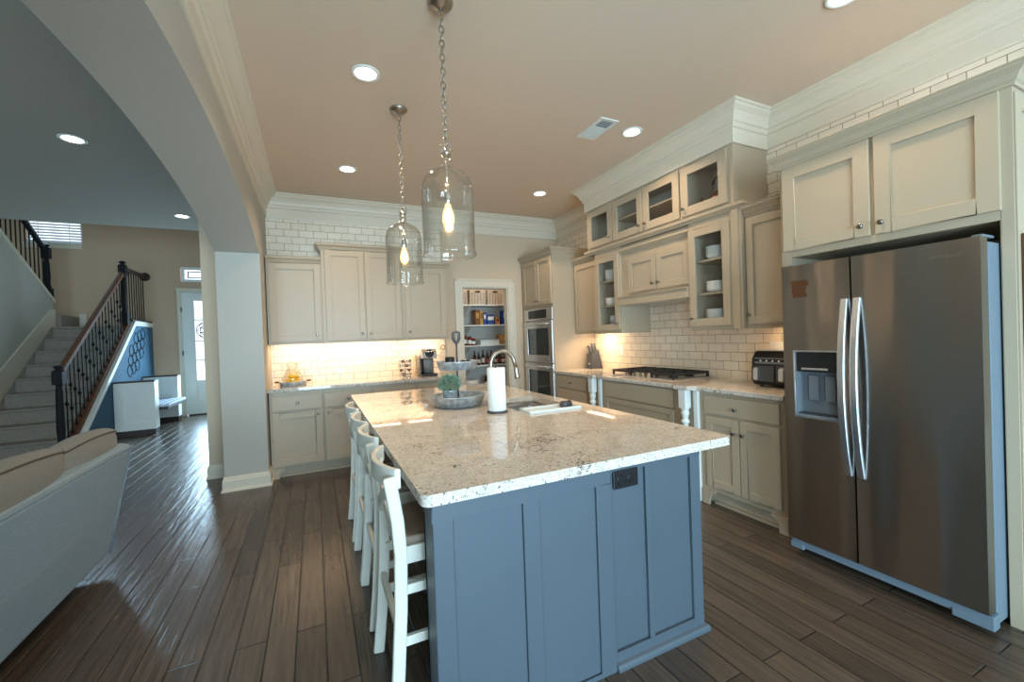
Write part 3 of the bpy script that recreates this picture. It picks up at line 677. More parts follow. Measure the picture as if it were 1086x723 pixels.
# ================================================================= STOOLS
def make_stool(cy, label):
    t = thing('counter_stool', (0.42, cy, 0), label, 'stool', 'white stools along the island')
    z = 0.0
    prof = [(0.212, 0.0), (0.232, 0.18), (0.250, 0.42), (0.257, 0.62), (0.250, 0.74), (0.236, 0.84), (0.226, 0.905)]
    for sy in (-1, 1):
        y = cy + sy*0.197
        m = MB(); pts = []
        for x, z in prof: pts.append((x, y + sy*0.012*(1 - z/0.9), z))
        m.bar(pts, 0.047, 0.026, (1, 0, 0)); m.build('back_leg', M['stool'], t, 0.008, 3)
        MB().bar([(0.615, cy + sy*0.185, 0.0), (0.585, cy + sy*0.175, 0.60)], 0.036, 0.034, (1, 0, 0)).build('front_leg', M['stool'], t, 0.005)
    # curved top rail
    m = MB(); rs = []
    for i in range(17):
        u = -1 + 2*i/16; x = 0.200 + 0.058*abs(u)**2.0; y = cy + u*0.205
        rs.append([(x-0.011, y, 0.858), (x+0.011, y, 0.858), (x+0.011, y, 0.932), (x-0.011, y, 0.932)])
    m.rings(rs, True, True, False); m.build('top_rail', M['stool'], t, 0.006, 3)
    for sg in (-1, 1):
        pts = [(0.246 - 0.02*math.sin(PI*i/8), cy + sg*(-0.18 + 0.36*i/8), 0.665 + 0.20*i/8) for i in range(9)]
        MB().bar([(p[0] + (0.005 if sg > 0 else -0.005), p[1], p[2]) for p in pts], 0.012, 0.045, (1, 0, 0)).build('cross_slat', M['stool'], t, 0.003)
    m = MB()
    m.prism([(0.262, cy-0.165), (0.60, cy-0.20), (0.62, cy-0.17), (0.62, cy+0.17), (0.60, cy+0.20), (0.262, cy+0.165)], 'z', 0.632, 0.662)
    m.build('seat', M['seat'], t, 0.010, 3)
    m = MB(); m.box(0.27, 0.60, cy-0.180, cy-0.160, 0.565, 0.630); m.box(0.27, 0.60, cy+0.160, cy+0.180, 0.565, 0.630); m.box(0.58, 0.60, cy-0.16, cy+0.16, 0.565, 0.63); m.box(0.262, 0.282, cy-0.16, cy+0.16, 0.565, 0.63)
    m.build('apron', M['stool'], t, 0.003)
    for zz in (0.46, 0.27):
        for sy in (-1, 1): MB().box(0.255, 0.595, cy+sy*0.185-0.010, cy+sy*0.185+0.010, zz, zz+0.036).build('side_rung', M['stool'], t, 0.003)
    MB().box(0.593, 0.617, cy-0.18, cy+0.18, 0.20, 0.236).build('foot_rung', M['stool'], t, 0.003)
    MB().box(0.230, 0.252, cy-0.19, cy+0.19, 0.33, 0.366).build('back_rung', M['stool'], t, 0.003)
    return t
s0 = make_stool(1.765, 'white cross-back counter stool at the panelled end of the island, nearest the camera')
dup(s0, (0, 0.575, 0), 'second white counter stool along the island counting from its panelled end')
dup(s0, (0, 1.03, 0), 'third white counter stool along the island counting from its panelled end')
dup(s0, (0, 1.58, 0), 'white counter stool at the far end of the island, nearest the back cabinets')

# ================================================================= BACK WALL CABINETS
F = FB(5.02); lab = ['end unit beside the arched wall', 'second unit from the arched wall', 'unit below the mug carousel, behind the island', 'unit below the coffee maker, beside the pantry door']
xs = [-0.448, 0.065, 0.58, 1.08, 1.60]
for k in range(4):
    a, b = xs[k], xs[k+1]
    t = thing('base_cabinet', ((a+b)/2, 5.3, 0), 'cream one-drawer base cabinet, ' + lab[k], 'cabinet', 'base cabinets on the back wall')
    m = MB(); m.box(a+0.001, b-0.001, 5.02, YB-0.012, 0.10, 0.903); m.box(a+0.001, b-0.001, 5.08, YB-0.012, 0.0, 0.10)
    m.build('body', M['cabinet'], t)
    ul = a + (0.022 if k == 0 else 0.012); ur = b - 0.012
    drawer(t, F, ul, ur, 0.705, 0.86, ((ul+ur)/2, 0.782))
    door(t, F, ul, ur, 0.125, 0.683, (ur-0.04, 0.645) if k % 2 == 0 else (ul+0.04, 0.645), rail=0.07)
    v = MB()
    if k == 0: v.prism([(a+0.001, 0), (a+0.07, 0), (a+0.075, 0.045), (a+0.10, 0.075), (a+0.125, 0.085), (a+0.125, 0.10), (a+0.001, 0.10)], 'y', 5.004, 5.02)
    elif k == 3: v.prism([(b-0.001, 0), (b-0.07, 0), (b-0.075, 0.045), (b-0.10, 0.075), (b-0.125, 0.085), (b-0.125, 0.10), (b-0.001, 0.10)], 'y', 5.004, 5.02)
    v.box(a+0.001, b-0.001, 5.062, 5.08, 0.0, 0.022)
    v.build('bracket_foot' if k in (0, 3) else 'shoe_moulding', M['cabinet'], t)
o = slab([(-0.458, 4.985), (1.62, 4.985), (1.62, YB-0.01), (-0.458, YB-0.01)], [], 0.9045, 0.94, 'countertop', M['granite'], 0.004)
tag(o, 'granite worktop running along the back wall below the lit tiles', 'countertop')
F = FB(5.27)
def upper(x0, x1, z0, z1, doors, label, lside=True, rside=True):
    t = thing('wall_cabinet', ((x0+x1)/2, 5.4, z0), label, 'cabinet', 'wall cabinets on the back wall')
    yb = YB-0.009
    MB().box(x0, x1, 5.27, yb, z0+0.02, z1-0.085).box(x0, x1, 5.27, 5.29, z0, z0+0.02).box(x0, x0+0.018, 5.29, yb, z0, z0+0.02).box(x1-0.018, x1, 5.29, yb, z0, z0+0.02).build('body', M['cabinet'], t)
    path = [(x0+0.001, yb), (x0+0.001, 5.27), (x1-0.001, 5.27), (x1-0.001, yb)]
    if not lside: path = path[1:]
    if not rside: path = path[:-1]
    m = MB(); m.sweep(path, CAB, -1 * -1, z1); m.box(x0+0.002, x1-0.002, 5.272, yb, z1-0.085, z1-0.004)
    m.build('crown', M['cabinet'], t)
    for u0, u1, k in doors: door(t, F, u0, u1, z0+0.03, z1-0.075, k, rail=0.065)
    return t
upper(-0.45, 0.098, 1.40, 2.375, [(-0.428, 0.085, (0.035, 1.50))], 'cream single door wall cabinet beside the arched wall', False, False)
upper(0.10, 1.008, 1.40, 2.545, [(0.138, 0.563, (0.523, 1.50)), (0.575, 0.985, (0.615, 1.50))], 'taller cream double door wall cabinet in the middle of the back wall')
upper(1.01, 1.575, 1.40, 2.375, [(1.036, 1.55, (1.08, 1.50))], 'cream single door wall cabinet beside the pantry doorway', False, True)
for a, b in ((-0.40, 0.05), (0.15, 0.95), (1.06, 1.53)):
    o = MB().box(a, b, 5.40, 5.43, 1.414, 1.4195).build('under_cabinet_light', M['undercab'])
    tag(o, 'slim warm light strip under the ' + ('cabinet beside the arched wall' if a < 0 else 'tall middle cabinet of the back wall' if a < 1 else 'cabinet beside the pantry'), 'light', 'light strips under the back wall cabinets')
    area('under_cabinet_lamp', ((a+b)/2, 5.415, 1.406), (0, 0.25, -1), b-a, 0.03, 4.2*(b-a), WARM)

# ---- on the back counter
CT = 0.9405
t = thing('fruit_jug', (-0.23, 5.28, CT), 'glass jug of yellow lemons on a round tin tray, back counter', 'jug')
MB().lathe([(0.001, 0.022), (0.085, 0.022), (0.100, 0.05), (0.096, 0.10), (0.070, 0.16), (0.050, 0.19), (0.052, 0.215), (0.072, 0.245), (0.070, 0.246), (0.048, 0.216), (0.046, 0.19), (0.066, 0.158), (0.092, 0.10), (0.096, 0.05), (0.083, 0.026), (0.001, 0.026)], (-0.23, 5.28, CT), (0, 0, 1), 32).build('glass_body', M['glass'], t)
MB().tube([(-0.16, 5.26, CT+0.235), (-0.12, 5.25, CT+0.22), (-0.105, 5.245, CT+0.17), (-0.13, 5.25, CT+0.12)], 0.006, 8).build('handle', M['glass'], t)
for k, (dx, dy, dz) in enumerate(((-0.04, 0, 0.055), (0.035, 0.02, 0.055), (0.0, -0.045, 0.058), (0.01, 0.03, 0.09), (-0.045, 0.035, 0.06), (0.03, -0.02, 0.098), (-0.02, -0.01, 0.105))):
    o = MB().lathe([(0.002, -0.036), (0.010, -0.030), (0.024, -0.015), (0.027, 0.0), (0.024, 0.015), (0.010, 0.030), (0.002, 0.036)], (-0.23+dx, 5.28+dy, CT+dz), (math.cos(k*1.3), math.sin(k*1.3), 0.3), 14).build('lemon', M['lemon'])
    tag(o, 'yellow lemon inside the glass jug on the back counter', 'lemon', 'lemons in the jug')
t = thing('round_tray', (-0.23, 5.28, CT), 'round tin tray with two handles under the lemon jug', 'tray')
MB().lathe([(0.001, 0.0), (0.128, 0.0), (0.136, 0.045), (0.139, 0.047), (0.139, 0.050), (0.133, 0.05), (0.125, 0.005), (0.001, 0.005)], (-0.23, 5.28, CT), (0, 0, 1), 40).build('pan', M['galv'], t)
for sg in (-1, 1):
    MB().tube([(-0.23+sg*0.135, 5.24, CT+0.045), (-0.23+sg*0.175, 5.245, CT+0.05), (-0.23+sg*0.175, 5.315, CT+0.05), (-0.23+sg*0.135, 5.32, CT+0.045)], 0.006, 8).build('handle', M['mid_wood'], t)
t = thing('pod_carousel', (1.01, 5.28, CT), 'chrome wire coffee pod carousel left of the coffee maker', 'rack')
m = MB(); m.lathe([(0.07, 0), (0.07, 0.008), (0.01, 0.012)], (1.01, 5.28, CT), (0, 0, 1), 24); m.tube([(1.01, 5.28, CT), (1.01, 5.28, CT+0.26)], 0.005, 8); m.build('stand', M['chrome'], t)
m = MB()
for lv in range(4):
    for k in range(6):
        a = k*PI/3 + lv*0.3; c = (1.01+0.055*math.cos(a), 5.28+0.055*math.sin(a), CT+0.04+lv*0.055)
        m.tube([(c[0]+0.023*math.cos(q), c[1]+0.023*math.sin(q), c[2]) for q in [i*2*PI/12 for i in range(12)]], 0.002, 5, True)
m.build('wire_ring', M['chrome'], t)
for lv in range(4):
    for k in range(6):
        a = k*PI/3 + lv*0.3
        o = MB().lathe([(0.001, -0.020), (0.016, -0.020), (0.0215, 0.010), (0.023, 0.012), (0.001, 0.013)], (1.01+0.055*math.cos(a), 5.28+0.055*math.sin(a), CT+0.04+lv*0.055), (0, 0, 1), 12).build('coffee_pod', M['ceramic'] if (k+lv) % 2 else M['brown_box'])
        tag(o, 'coffee pod held in the wire carousel on the back counter', 'coffee pod', 'pods in the carousel')
t = thing('coffee_maker', (1.30, 5.32, CT), 'black and silver single cup coffee maker on the back counter', 'coffee maker')
MB().box(1.20, 1.40, 5.20, 5.46, CT, CT+0.03).build('base', M['black'], t, 0.008)
MB().box(1.21, 1.39, 5.36, 5.46, CT+0.03, CT+0.24).build('column', M['black'], t, 0.01)
m = MB(); m.prism([(5.20, CT+0.22), (5.46, CT+0.22), (5.46, CT+0.31), (5.40, CT+0.345), (5.26, CT+0.345), (5.19, CT+0.28)], 'x', 1.205, 1.395); m.build('brew_head', M['steel_plain'], t, 0.012, 3)
MB().lathe([(0.055, 0), (0.055, 0.012), (0.045, 0.014)], (1.30, 5.195, CT+0.285), (0, -1, 0.25), 24).build('front_badge', M['black'], t)
MB().tube([(1.225, 5.20, CT+0.27), (1.225, 5.165, CT+0.31), (1.375, 5.165, CT+0.31), (1.375, 5.20, CT+0.27)], 0.009, 8).build('handle', M['chrome'], t)
MB().lathe([(0.055, 0), (0.055, 0.17), (0.05, 0.18)], (1.30, 5.29, CT+0.035), (0, 0, 1), 28).build('drip_cup', M['mid_grey'], t)
MB().box(1.175, 1.199, 5.24, 5.44, CT+0.02, CT+0.30).build('water_tank', M['glass'], t, 0.006)
o = MB().bar([(1.145, 5.40, CT+0.004), (1.165, 5.44, CT+0.26)], 0.012, 0.15, (1, 0, 0)).build('cutting_board', M['wicker'], bevel=0.004)
tag(o, 'pale thin board standing between pod carousel and coffee maker', 'board')
t = thing('wooden_sign', (1.66, 5.5, CT), 'beige board with a dark arch, leaning on the wall beside the pantry casing', 'sign')
MB().bar([(1.535, 5.545, CT+0.235), (1.605, 5.545, CT+0.235)], 0.012, 0.46, (0, 1, 0)).build('board', M['wicker'], t, 0.003)
m = MB(); m.tube([(1.570+0.03*math.cos(a), 5.536, CT+0.35+0.03*math.sin(a)) for a in [i*2*PI/18 for i in range(18)]], 0.005, 6, True); m.build('arch_mark', M['brown_box'], t)

# ================================================================= RIGHT WALL: OVEN TOWER
tw = thing('oven_tower', (3.13, 5.13, 0), 'tall cream oven cabinet in the corner beside the pantry', 'cabinet')
m = MB(); X0 = 2.82; XW = XR-0.01
m.box(X0, XW, 4.69, 4.712, 0, 2.455); m.box(X0, XW, 5.50, 5.568, 0, 2.455); m.box(X0, XW, 4.712, 5.50, 1.78, 2.455); m.box(X0, XW, 4.712, 5.50, 0.0, 0.42); m.box(3.40, XW, 4.712, 5.50, 0.42, 1.78)
m.build('body', M['cabinet'], tw)
m = MB(); m.sweep([(X0, 5.568), (X0, 4.69), (XW, 4.69)], CAB, 1 if False else -1 * -1, 2.54); m.box(X0+0.002, XW, 4.692, 5.568, 2.455, 2.536); m.build('crown', M['cabinet'], tw)
F = FR(X0)
door(tw, F, 5.095, 5.49, 1.815, 2.445, (5.13, 1.87)); door(tw, F, 4.705, 5.083, 1.815, 2.445, (5.05, 1.87))
drawer(tw, F, 4.71, 5.49, 0.12, 0.40, (5.1, 0.26))
ov = thing('double_oven', (3.1, 5.1, 0.43), 'stainless steel double wall oven built into the corner tower', 'oven')
MB().box(2.83, 3.39, 4.716, 5.496, 0.425, 1.775).build('body', M['dark_grey'], ov)
m = MB().mb(FR(2.828), 4.70, 5.495, 1.607, 1.772, 0, 0.022); cp = m.build('control_panel', M['steel_plain'], ov, 0.003)
MB().mb(FR(2.806), 4.85, 5.36, 1.635, 1.75, 0, 0.003).build('display', M['black'], cp)
for z0, z1 in ((1.03, 1.598), (0.435, 1.020)):
    d = frame4(FR(2.828), 4.70, 5.495, z0, z1, 0.10, 0, 0.030)
    d = d.build('oven_door', M['steel_plain'], ov, 0.004)
    MB().mb(FR(2.828), 4.795, 5.40, z0+0.095, z1-0.095, 0.004, 0.024).build('oven_window', M['dark_glass'], d)
    m = MB(); hz = z1-0.045
    m.tube([(2.755, 4.76, hz), (2.755, 5.44, hz)], 0.011, 12)
    for y in (4.80, 5.40): m.tube([(2.80, y, hz), (2.755, y, hz)], 0.008, 9)
    m.build('handle', M['steel_handle'], d)

# base cabinets
F = FR(2.83)
t = thing('base_cabinet', (3.1, 4.35, 0), 'cream drawer base cabinet beside the oven tower', 'cabinet')
m = MB(); m.box(2.83, XW, 3.96, 4.688, 0.10, 0.903); m.box(2.90, XW, 3.96, 4.688, 0, 0.10); m.build('body', M['cabinet'], t)
for z0, z1 in ((0.735, 0.885), (0.43, 0.715), (0.125, 0.41)): drawer(t, F, 4.0, 4.625, z0, z1, (4.31, (z0+z1)/2))
t = thing('cooktop_cabinet', (3.1, 3.2, 0), 'cream bumped-out drawer cabinet with turned corner posts below the cooktop', 'cabinet')
m = MB(); m.box(2.83, XW, 2.432, 3.958, 0.10, 0.903); m.box(2.90, XW, 2.432, 3.958, 0, 0.10); m.build('body', M['cabinet'], t)
for z0, z1 in ((0.725, 0.885), (0.43, 0.710), (0.125, 0.415)):
    drawer(t, F, 2.712, 3.668, z0, z1, None, panel=(z0 < 0.7))
POST = [(0.001, 0), (0.034, 0), (0.034, 0.16), (0.030, 0.165), (0.036, 0.18), (0.022, 0.20), (0.026, 0.25), (0.036, 0.32), (0.034, 0.42), (0.026, 0.56), (0.022, 0.615), (0.034, 0.63), (0.034, 0.645), (0.022, 0.66), (0.030, 0.69), (0.036, 0.71), (0.028, 0.735), (0.034, 0.74), (0.034, 0.75)]
for yc in (2.563, 3.85):
    m = MB(); m.lathe(POST, (2.79, yc, 0.0), (0, 0, 1), 24); m.box(2.755, 2.825, yc-0.036, yc+0.036, 0.75, 0.903); m.box(2.755, 2.825, yc-0.036, yc+0.036, 0.0, 0.11)
    m.build('turned_post', M['white'], t, 0.003)  # white instead of cream: window light on the posts put into the colour
for yc in (2.466, 3.747):
    MB().box(2.802, 2.83, yc-0.02, yc+0.02, 0.0, 0.903).build('pilaster', M['white'], t, 0.003)  # whitened like the posts to carry the window light in its colour
t = thing('base_cabinet', (3.1, 2.09, 0), 'cream base cabinet with one wide drawer over two doors beside the refrigerator', 'cabinet')
m = MB(); m.box(2.83, XW, 1.748, 2.430, 0.115, 0.903); m.box(2.89, XW, 1.748, 2.43, 0, 0.115); m.build('body', M['cabinet'], t)
drawer(t, F, 1.788, 2.392, 0.735, 0.875, (2.108, 0.795))
door(t, F, 2.092, 2.382, 0.155, 0.712, (2.125, 0.615)); door(t, F, 1.788, 2.083, 0.155, 0.712, (2.048, 0.615))
ft = [(0, 0), (0.06, 0), (0.065, 0.05), (0.085, 0.085), (0.12, 0.103), (0.12, 0.115), (0, 0.115)]
MB().prism([(2.430-d, z) for d, z in ft], 'x', 2.812, 2.83).build('bracket_foot', M['cabinet'], t)
MB().prism([(1.748+d, z) for d, z in ft], 'x', 2.812, 2.83).build('bracket_foot', M['cabinet'], t)
MB().box(2.868, 2.889, 1.83, 2.36, 0, 0.02).build('shoe_moulding', M['cabinet'], t)
# counter with two small bump-outs at the posts
o = slab([(XR-0.009, 1.747), (XR-0.009, 4.688), (2.795, 4.688), (2.795, 3.93), (2.745, 3.91), (2.745, 3.79), (2.775, 3.76), (2.775, 2.68), (2.745, 2.64), (2.745, 2.50), (2.795, 2.44), (2.795, 1.747)], [], 0.9045, 0.94, 'countertop', M['granite'], 0.005)
tag(o, 'granite worktop under the cooktop, from oven tower to refrigerator', 'countertop')

# cooktop
ct = thing('gas_cooktop', (3.18, 3.27, CT), 'gas cooktop with black grates and five silver knobs on the granite', 'cooktop')
MB().box(2.94, 3.43, 2.83, 3.71, CT, CT+0.008).build('steel_plate', M['steel_plain'], ct, 0.003)
for k in range(5):
    y = 3.19 + k*0.082
    MB().lathe([(0.024, 0), (0.024, 0.006), (0.020, 0.010), (0.019, 0.036), (0.015, 0.039)], (3.00, y, CT+0.008), (0, 0, 1), 18).build('knob', M['nickel'], ct)
for bx, by, br in ((3.10, 2.98, .035), (3.32, 2.98, .03), (3.22, 3.27, .045), (3.10, 3.57, .03), (3.32, 3.57, .035)):
    MB().lathe([(br+.012, 0), (br+.012, 0.008), (br, 0.010), (br, 0.020), (0.001, 0.022)], (bx, by, CT+0.008), (0, 0, 1), 22).build('burner', M['black_matte'], ct)
for y0, y1 in ((2.85, 3.125), (3.14, 3.40), (3.415, 3.69)):
    m = MB(); x0 = 2.965 if (y1 < 3.13 or y0 > 3.4) else 3.05; x1 = 3.415; zt = CT+0.062; zb = CT+0.040
    for y in (y0, y1): m.box(x0, x1, y-0.0085, y+0.0085, zb, zt)
    for x in (x0, x1): m.box(x-0.0085, x+0.0085, y0, y1, zb, zt)
    ym = (y0+y1)/2; m.box(x0, x1, ym-0.0085, ym+0.0085, zb, zt)
    for x in ((x0*2+x1)/3, (x0+2*x1)/3): m.box(x-0.0085, x+0.0085, y0, y1, zb, zt)
    for x in (x0, x1):
        for y in (y0, y1): m.box(x-0.009, x+0.009, y-0.009, y+0.009, CT+0.008, zt)
    m.build('grate', M['black_matte'], ct)
# knife block
KX, KY = 3.32, 4.54
kb = thing('knife_block', (KX, KY, CT), 'dark slanted knife block in the lit corner beside the oven tower', 'knife block')
m = MB(); m.prism([(KX-0.07, CT), (KX+0.10, CT), (KX+0.045, CT+0.245), (KX-0.065, CT+0.19)], 'y', KY-0.06, KY+0.06); m.build('block', M['dark_grey'], kb, 0.004)
MB().box(KX-0.0725, KX-0.0685, KY-0.02, KY+0.02, CT+0.055, CT+0.075).build('badge', M['steel_plain'], kb)
for k in range(8):
    r_, c_ = divmod(k, 4); y = KY-0.042+c_*0.028; x = KX-0.038+r_*0.048; z = CT+0.206+r_*0.0245
    o = thing('kitchen_knife', (x, y, z), 'knife handle sticking up from the slanted block beside the oven tower', 'knife', 'knives in the block')
    d = Vector((-0.25, (c_-1.5)*0.06, 1)).normalized(); p = Vector((x, y, z))
    MB().bar([p, p+d*0.105], 0.014, 0.022, (0, 1, 0)).build('handle', M['nickel'] if k % 2 else M['dark_grey'], o, 0.003)
# air fryer
af = thing('air_fryer', (3.25, 1.99, CT), 'black two drawer air fryer on the counter beside the refrigerator', 'air fryer')
y0, y1 = 1.80, 2.195; xf = 3.11
m = MB(); m.prism([(xf+0.03, CT+0.012), (3.43, CT+0.012), (3.43, CT+0.25), (3.40, CT+0.275), (xf+0.055, CT+0.275), (xf+0.012, CT+0.215), (xf, CT+0.05)], 'y', y0, y1)
m.build('housing', M['black'], af, 0.016, 3)
m = MB()
for yy in (y0+.05, y1-.05):
    for xx in (xf+.06, 3.39): m.lathe([(0.014, 0), (0.014, 0.014)], (xx, yy, CT), (0, 0, 1), 12)
m.build('foot', M['black_matte'], af)
def FAF(u, v, w):  # tilted control face is approximated by a short prism below
    return (xf - w, u, v)
for a, b in ((2.005, 2.185), (1.81, 1.99)):
    d = MB().prism([(xf-0.010, CT+0.045), (xf+0.004, CT+0.045), (xf+0.014, CT+0.165), (xf-0.002, CT+0.165)], 'y', a, b).build('basket_drawer', M['dark_grey'], af, 0.008, 3)
    yy = b - 0.05
    MB().prism([(xf-0.034, CT+0.06), (xf-0.006, CT+0.05), (xf-0.002, CT+0.155), (xf-0.030, CT+0.145)], 'y', yy-0.018, yy+0.018).build('handle', M['steel_handle'], d, 0.005)
m = MB(); m.prism([(xf+0.0085, CT+0.180), (xf+0.012, CT+0.180), (xf+0.018, CT+0.225), (xf+0.0145, CT+0.225)], 'y', y0+0.03, y1-0.03); cp = m.build('control_panel', M['mid_grey'], af, 0.001)
for k in range(6):
    yy = y0+0.08+k*0.047
    MB().lathe([(0.007, 0), (0.007, 0.003)], (xf+0.0095, yy, CT+0.203), (-1, 0, 0.12), 12).build('button', M['ceramic'], cp)
MB().box(xf+0.04, 3.36, y0+0.02, y1-0.02, CT+0.276, CT+0.290).build('lid_band', M['steel_plain'], af, 0.004)
# wall outlets
def outlet(F, u, v, horiz, label):
    t = thing('wall_outlet', F(u, v, 0), label, 'outlet')
    a, b = (0.057, 0.036) if horiz else (0.036, 0.057)
    MB().mb(F, u-a, u+a, v-b, v+b, 0.0, 0.006).build('plate', M['white'], t, 0.002)
    for s in (-1, 1):
        uu, vv = (u+s*0.02, v) if horiz else (u, v+s*0.02)
        MB().mb(F, uu-0.014, uu+0.014, vv-0.014, vv+0.014, 0.006, 0.008).build('receptacle', M['ceramic'], t, 0.001)
outlet(FR(XR-0.0085), 4.147, 1.183, False, 'white wall outlet on the lit tiles beside the knife block')
outlet(FR(XR-0.0085), 2.20, 1.241, True, 'white wall outlet on the tiles above the air fryer')

# ================================================================= RIGHT WALL: UPPER CABINETS
XT = XR - 0.009
def carcass(x0, y0, y1, z0, z1, shelves=()):
    m = MB(); e = 0.018
    m.box(x0, XT, y0, y0+e, z0, z1); m.box(x0, XT, y1-e, y1, z0, z1); m.box(x0, XT, y0+e, y1-e, z0, z0+e); m.box(x0, XT, y0+e, y1-e, z1-e, z1)
    return m
def face_frame(t, y0, y1, z0, z1, openings, v0, v1):
    m = MB(); us = sorted([(a+0.022, b-0.022) for a, b in openings]); c = y0
    for a, b in us: m.box(3.04, 3.058, c, a, z0, z1); m.box(3.04, 3.058, a, b, z0, v0+0.022); m.box(3.04, 3.058, a, b, v1-0.022, z1); c = b
    m.box(3.04, 3.058, c, y1, z0, z1); m.build('face_frame', M['cabinet'], t)
def lining(t, x0, y0, y1, z0, z1):
    e = 0.0185; m = MB(); m.box(XT-0.012, XT-0.001, y0+e, y1-e, z0+e, z1-e); m.build('back_panel', M['cabinet_in'], t)
def shelf_part(t, x0, y0, y1, z):
    MB().box(x0+0.03, XT-0.013, y0+0.019, y1-0.019, z-0.016, z).build('shelf', M['cabinet'], t)
# left plain cabinet
t = thing('wall_cabinet', (3.3, 4.38, 1.40), 'cream single door wall cabinet between oven tower and hood, left of the glass door', 'cabinet')
MB().box(3.16, XT, 4.066, 4.688, 1.42, 2.305).box(3.16, 3.18, 4.066, 4.688, 1.40, 1.42).box(3.18, XT, 4.066, 4.084, 1.40, 1.42).build('body', M['cabinet'], t)
m = MB(); m.sweep([(3.16, 4.688), (3.16, 4.066)], CAB, 1, 2.383); m.box(3.162, XT, 4.066, 4.688, 2.305, 2.379); m.build('crown', M['cabinet'], t)
door(t, FR(3.16), 4.085, 4.655, 1.425, 2.29, (4.13, 1.50))
# tall glass cabinets
def glass_tall(y0, y1, d0, d1, label, stile):
    t = thing('glass_cabinet', (3.25, (y0+y1)/2, 1.395), label, 'cabinet')
    m = carcass(3.058, y0, y1, 1.395, 2.334)
    if stile:
        m.box(3.03, 3.04, y0, d0, 1.395, 2.334); m.box(3.022, 3.03, y0+0.02, d0-0.02, 1.395, 2.334)
    m.build('body', M['cabinet'], t, 0.002)
    lining(t, 3.04, y0, y1, 1.395, 2.334); face_frame(t, y0, y1, 1.395, 2.334, [(d0, d1)], 1.43, 2.27)
    for z in (1.715, 2.0): shelf_part(t, 3.04, y0, y1, z)
    kk = (d1-0.03, 1.50) if stile else (d0+0.03, 1.50)
    door(t, FR(3.04), d0, d1, 1.43, 2.27, kk, glass=True, rail=0.066)
    return t
gL = glass_tall(3.627, 4.062, 3.64, 4.05, 'narrow glass door wall cabinet of dishes on the oven side of the hood', False)
gR = glass_tall(2.18, 2.69, 2.283, 2.684, 'glass door wall cabinet of stacked dishes on the refrigerator side of the hood', True)
# hood
hd = thing('hood_cabinet', (3.25, 3.16, 1.68), 'cream wooden range hood cabinet with two doors above the cooktop', 'range hood')
m = MB(); m.box(3.06, XT, 2.692, 3.625, 1.70, 2.334); m.build('body', M['cabinet'], hd)
m = MB(); m.prism([(3.06, 1.69), (3.0, 1.69), (3.0, 1.745), (3.008, 1.755), (3.008, 1.765), (2.992, 1.775), (2.992, 1.785), (3.06, 1.785)], 'y', 2.692, 3.624); m.build('apron', M['cabinet'], hd, 0.002)
door(hd, FR(3.06), 3.105, 3.505, 1.815, 2.17, (3.14, 1.875), rail=0.06); door(hd, FR(3.06), 2.70, 3.093, 1.815, 2.17, (3.06, 1.875), rail=0.06)
m = MB(); m.sweep([(3.06, 3.625), (3.06, 2.692)], LEDGE, 1, 2.30); m.build('moulding', M['cabinet'], hd)
MB().box(3.08, 3.42, 2.75, 3.57, 1.692, 1.6995).build('filter', M['steel_plain'], hd)
# end cabinet beside the fridge
t = thing('wall_cabinet', (3.3, 1.96, 1.395), 'cream single door wall cabinet between the glass cabinet and the refrigerator surround', 'cabinet')
MB().box(3.075, XT, 1.75, 2.178, 1.415, 2.262).box(3.075, 3.095, 1.75, 2.178, 1.395, 1.415).box(3.095, XT, 2.16, 2.178, 1.395, 1.415).build('body', M['cabinet'], t)
m = MB(); m.sweep([(3.075, 2.178), (3.075, 1.75)], CAB, 1, 2.345); m.box(3.077, XT, 1.75, 2.178, 2.262, 2.341); m.build('crown', M['cabinet'], t)
door(t, FR(3.075), 1.765, 2.166, 1.43, 2.245, (2.14, 1.50))
# top row of glass cabinets
def top_cab(y0, y1, doors, label, shelf):
    t = thing('glass_cabinet', (3.25, (y0+y1)/2, 2.387), label, 'cabinet', 'glass cabinets in the top row')
    carcass(3.058, y0, y1, 2.387, 2.90).build('body', M['cabinet'], t, 0.002)
    lining(t, 3.04, y0, y1, 2.387, 2.90); face_frame(t, y0, y1, 2.387, 2.90, [d[:2] for d in doors], 2.412, 2.842)
    if shelf: shelf_part(t, 3.04, y0, y1, 2.645)
    for a, b, k in doors: door(t, FR(3.04), a, b, 2.412, 2.842, (k, 2.475), glass=True, rail=0.075)
top_cab(3.712, 4.198, [(3.718, 4.165, 3.755)], 'single glass door cabinet of the top row, at the oven tower end', False)
top_cab(2.762, 3.710, [(3.244, 3.704, 3.28), (2.772, 3.232, 3.195)], 'double glass door cabinet in the middle of the top row above the hood', True)
top_cab(2.242, 2.760, [(2.290, 2.752, 2.715)], 'single glass door cabinet of the top row holding a copper kettle', False)
# dishes
def plate(r, h): return [(0.001, 0), (r*0.6, 0), (r*0.62, 0.003), (r, h), (r-0.001, h+0.003), (r*0.6, 0.006), (0.001, 0.006)]
def bowl(r, h): return [(0.001, 0), (r*0.45, 0), (r*0.8, h*0.4), (r, h), (r-0.003, h), (r*0.76, h*0.42), (r*0.42, 0.006), (0.001, 0.006)]
def stack(x, y, z, n, prof, step, what, where):
    pr = None
    for k in range(n):
        if pr is None:
            pr = MB().lathe(prof, (x, y, z), (0, 0, 1), 28).build(what, M['ceramic'], origin=(x, y, z)); o = pr
        else:
            o = pr.copy(); COL.objects.link(o); o.location = (x, y, z + k*step)
        wd = what.replace('_', ' '); tag(o, f'white {wd} ' + ('' if n == 1 else 'in the stack ') + where, wd, None if n == 1 else f'white {wd}s {where}')
stack(3.185, 2.535, 2.0005, 5, bowl(0.085, 0.045), 0.018, 'bowl', 'on the upper shelf, refrigerator side glass cabinet')
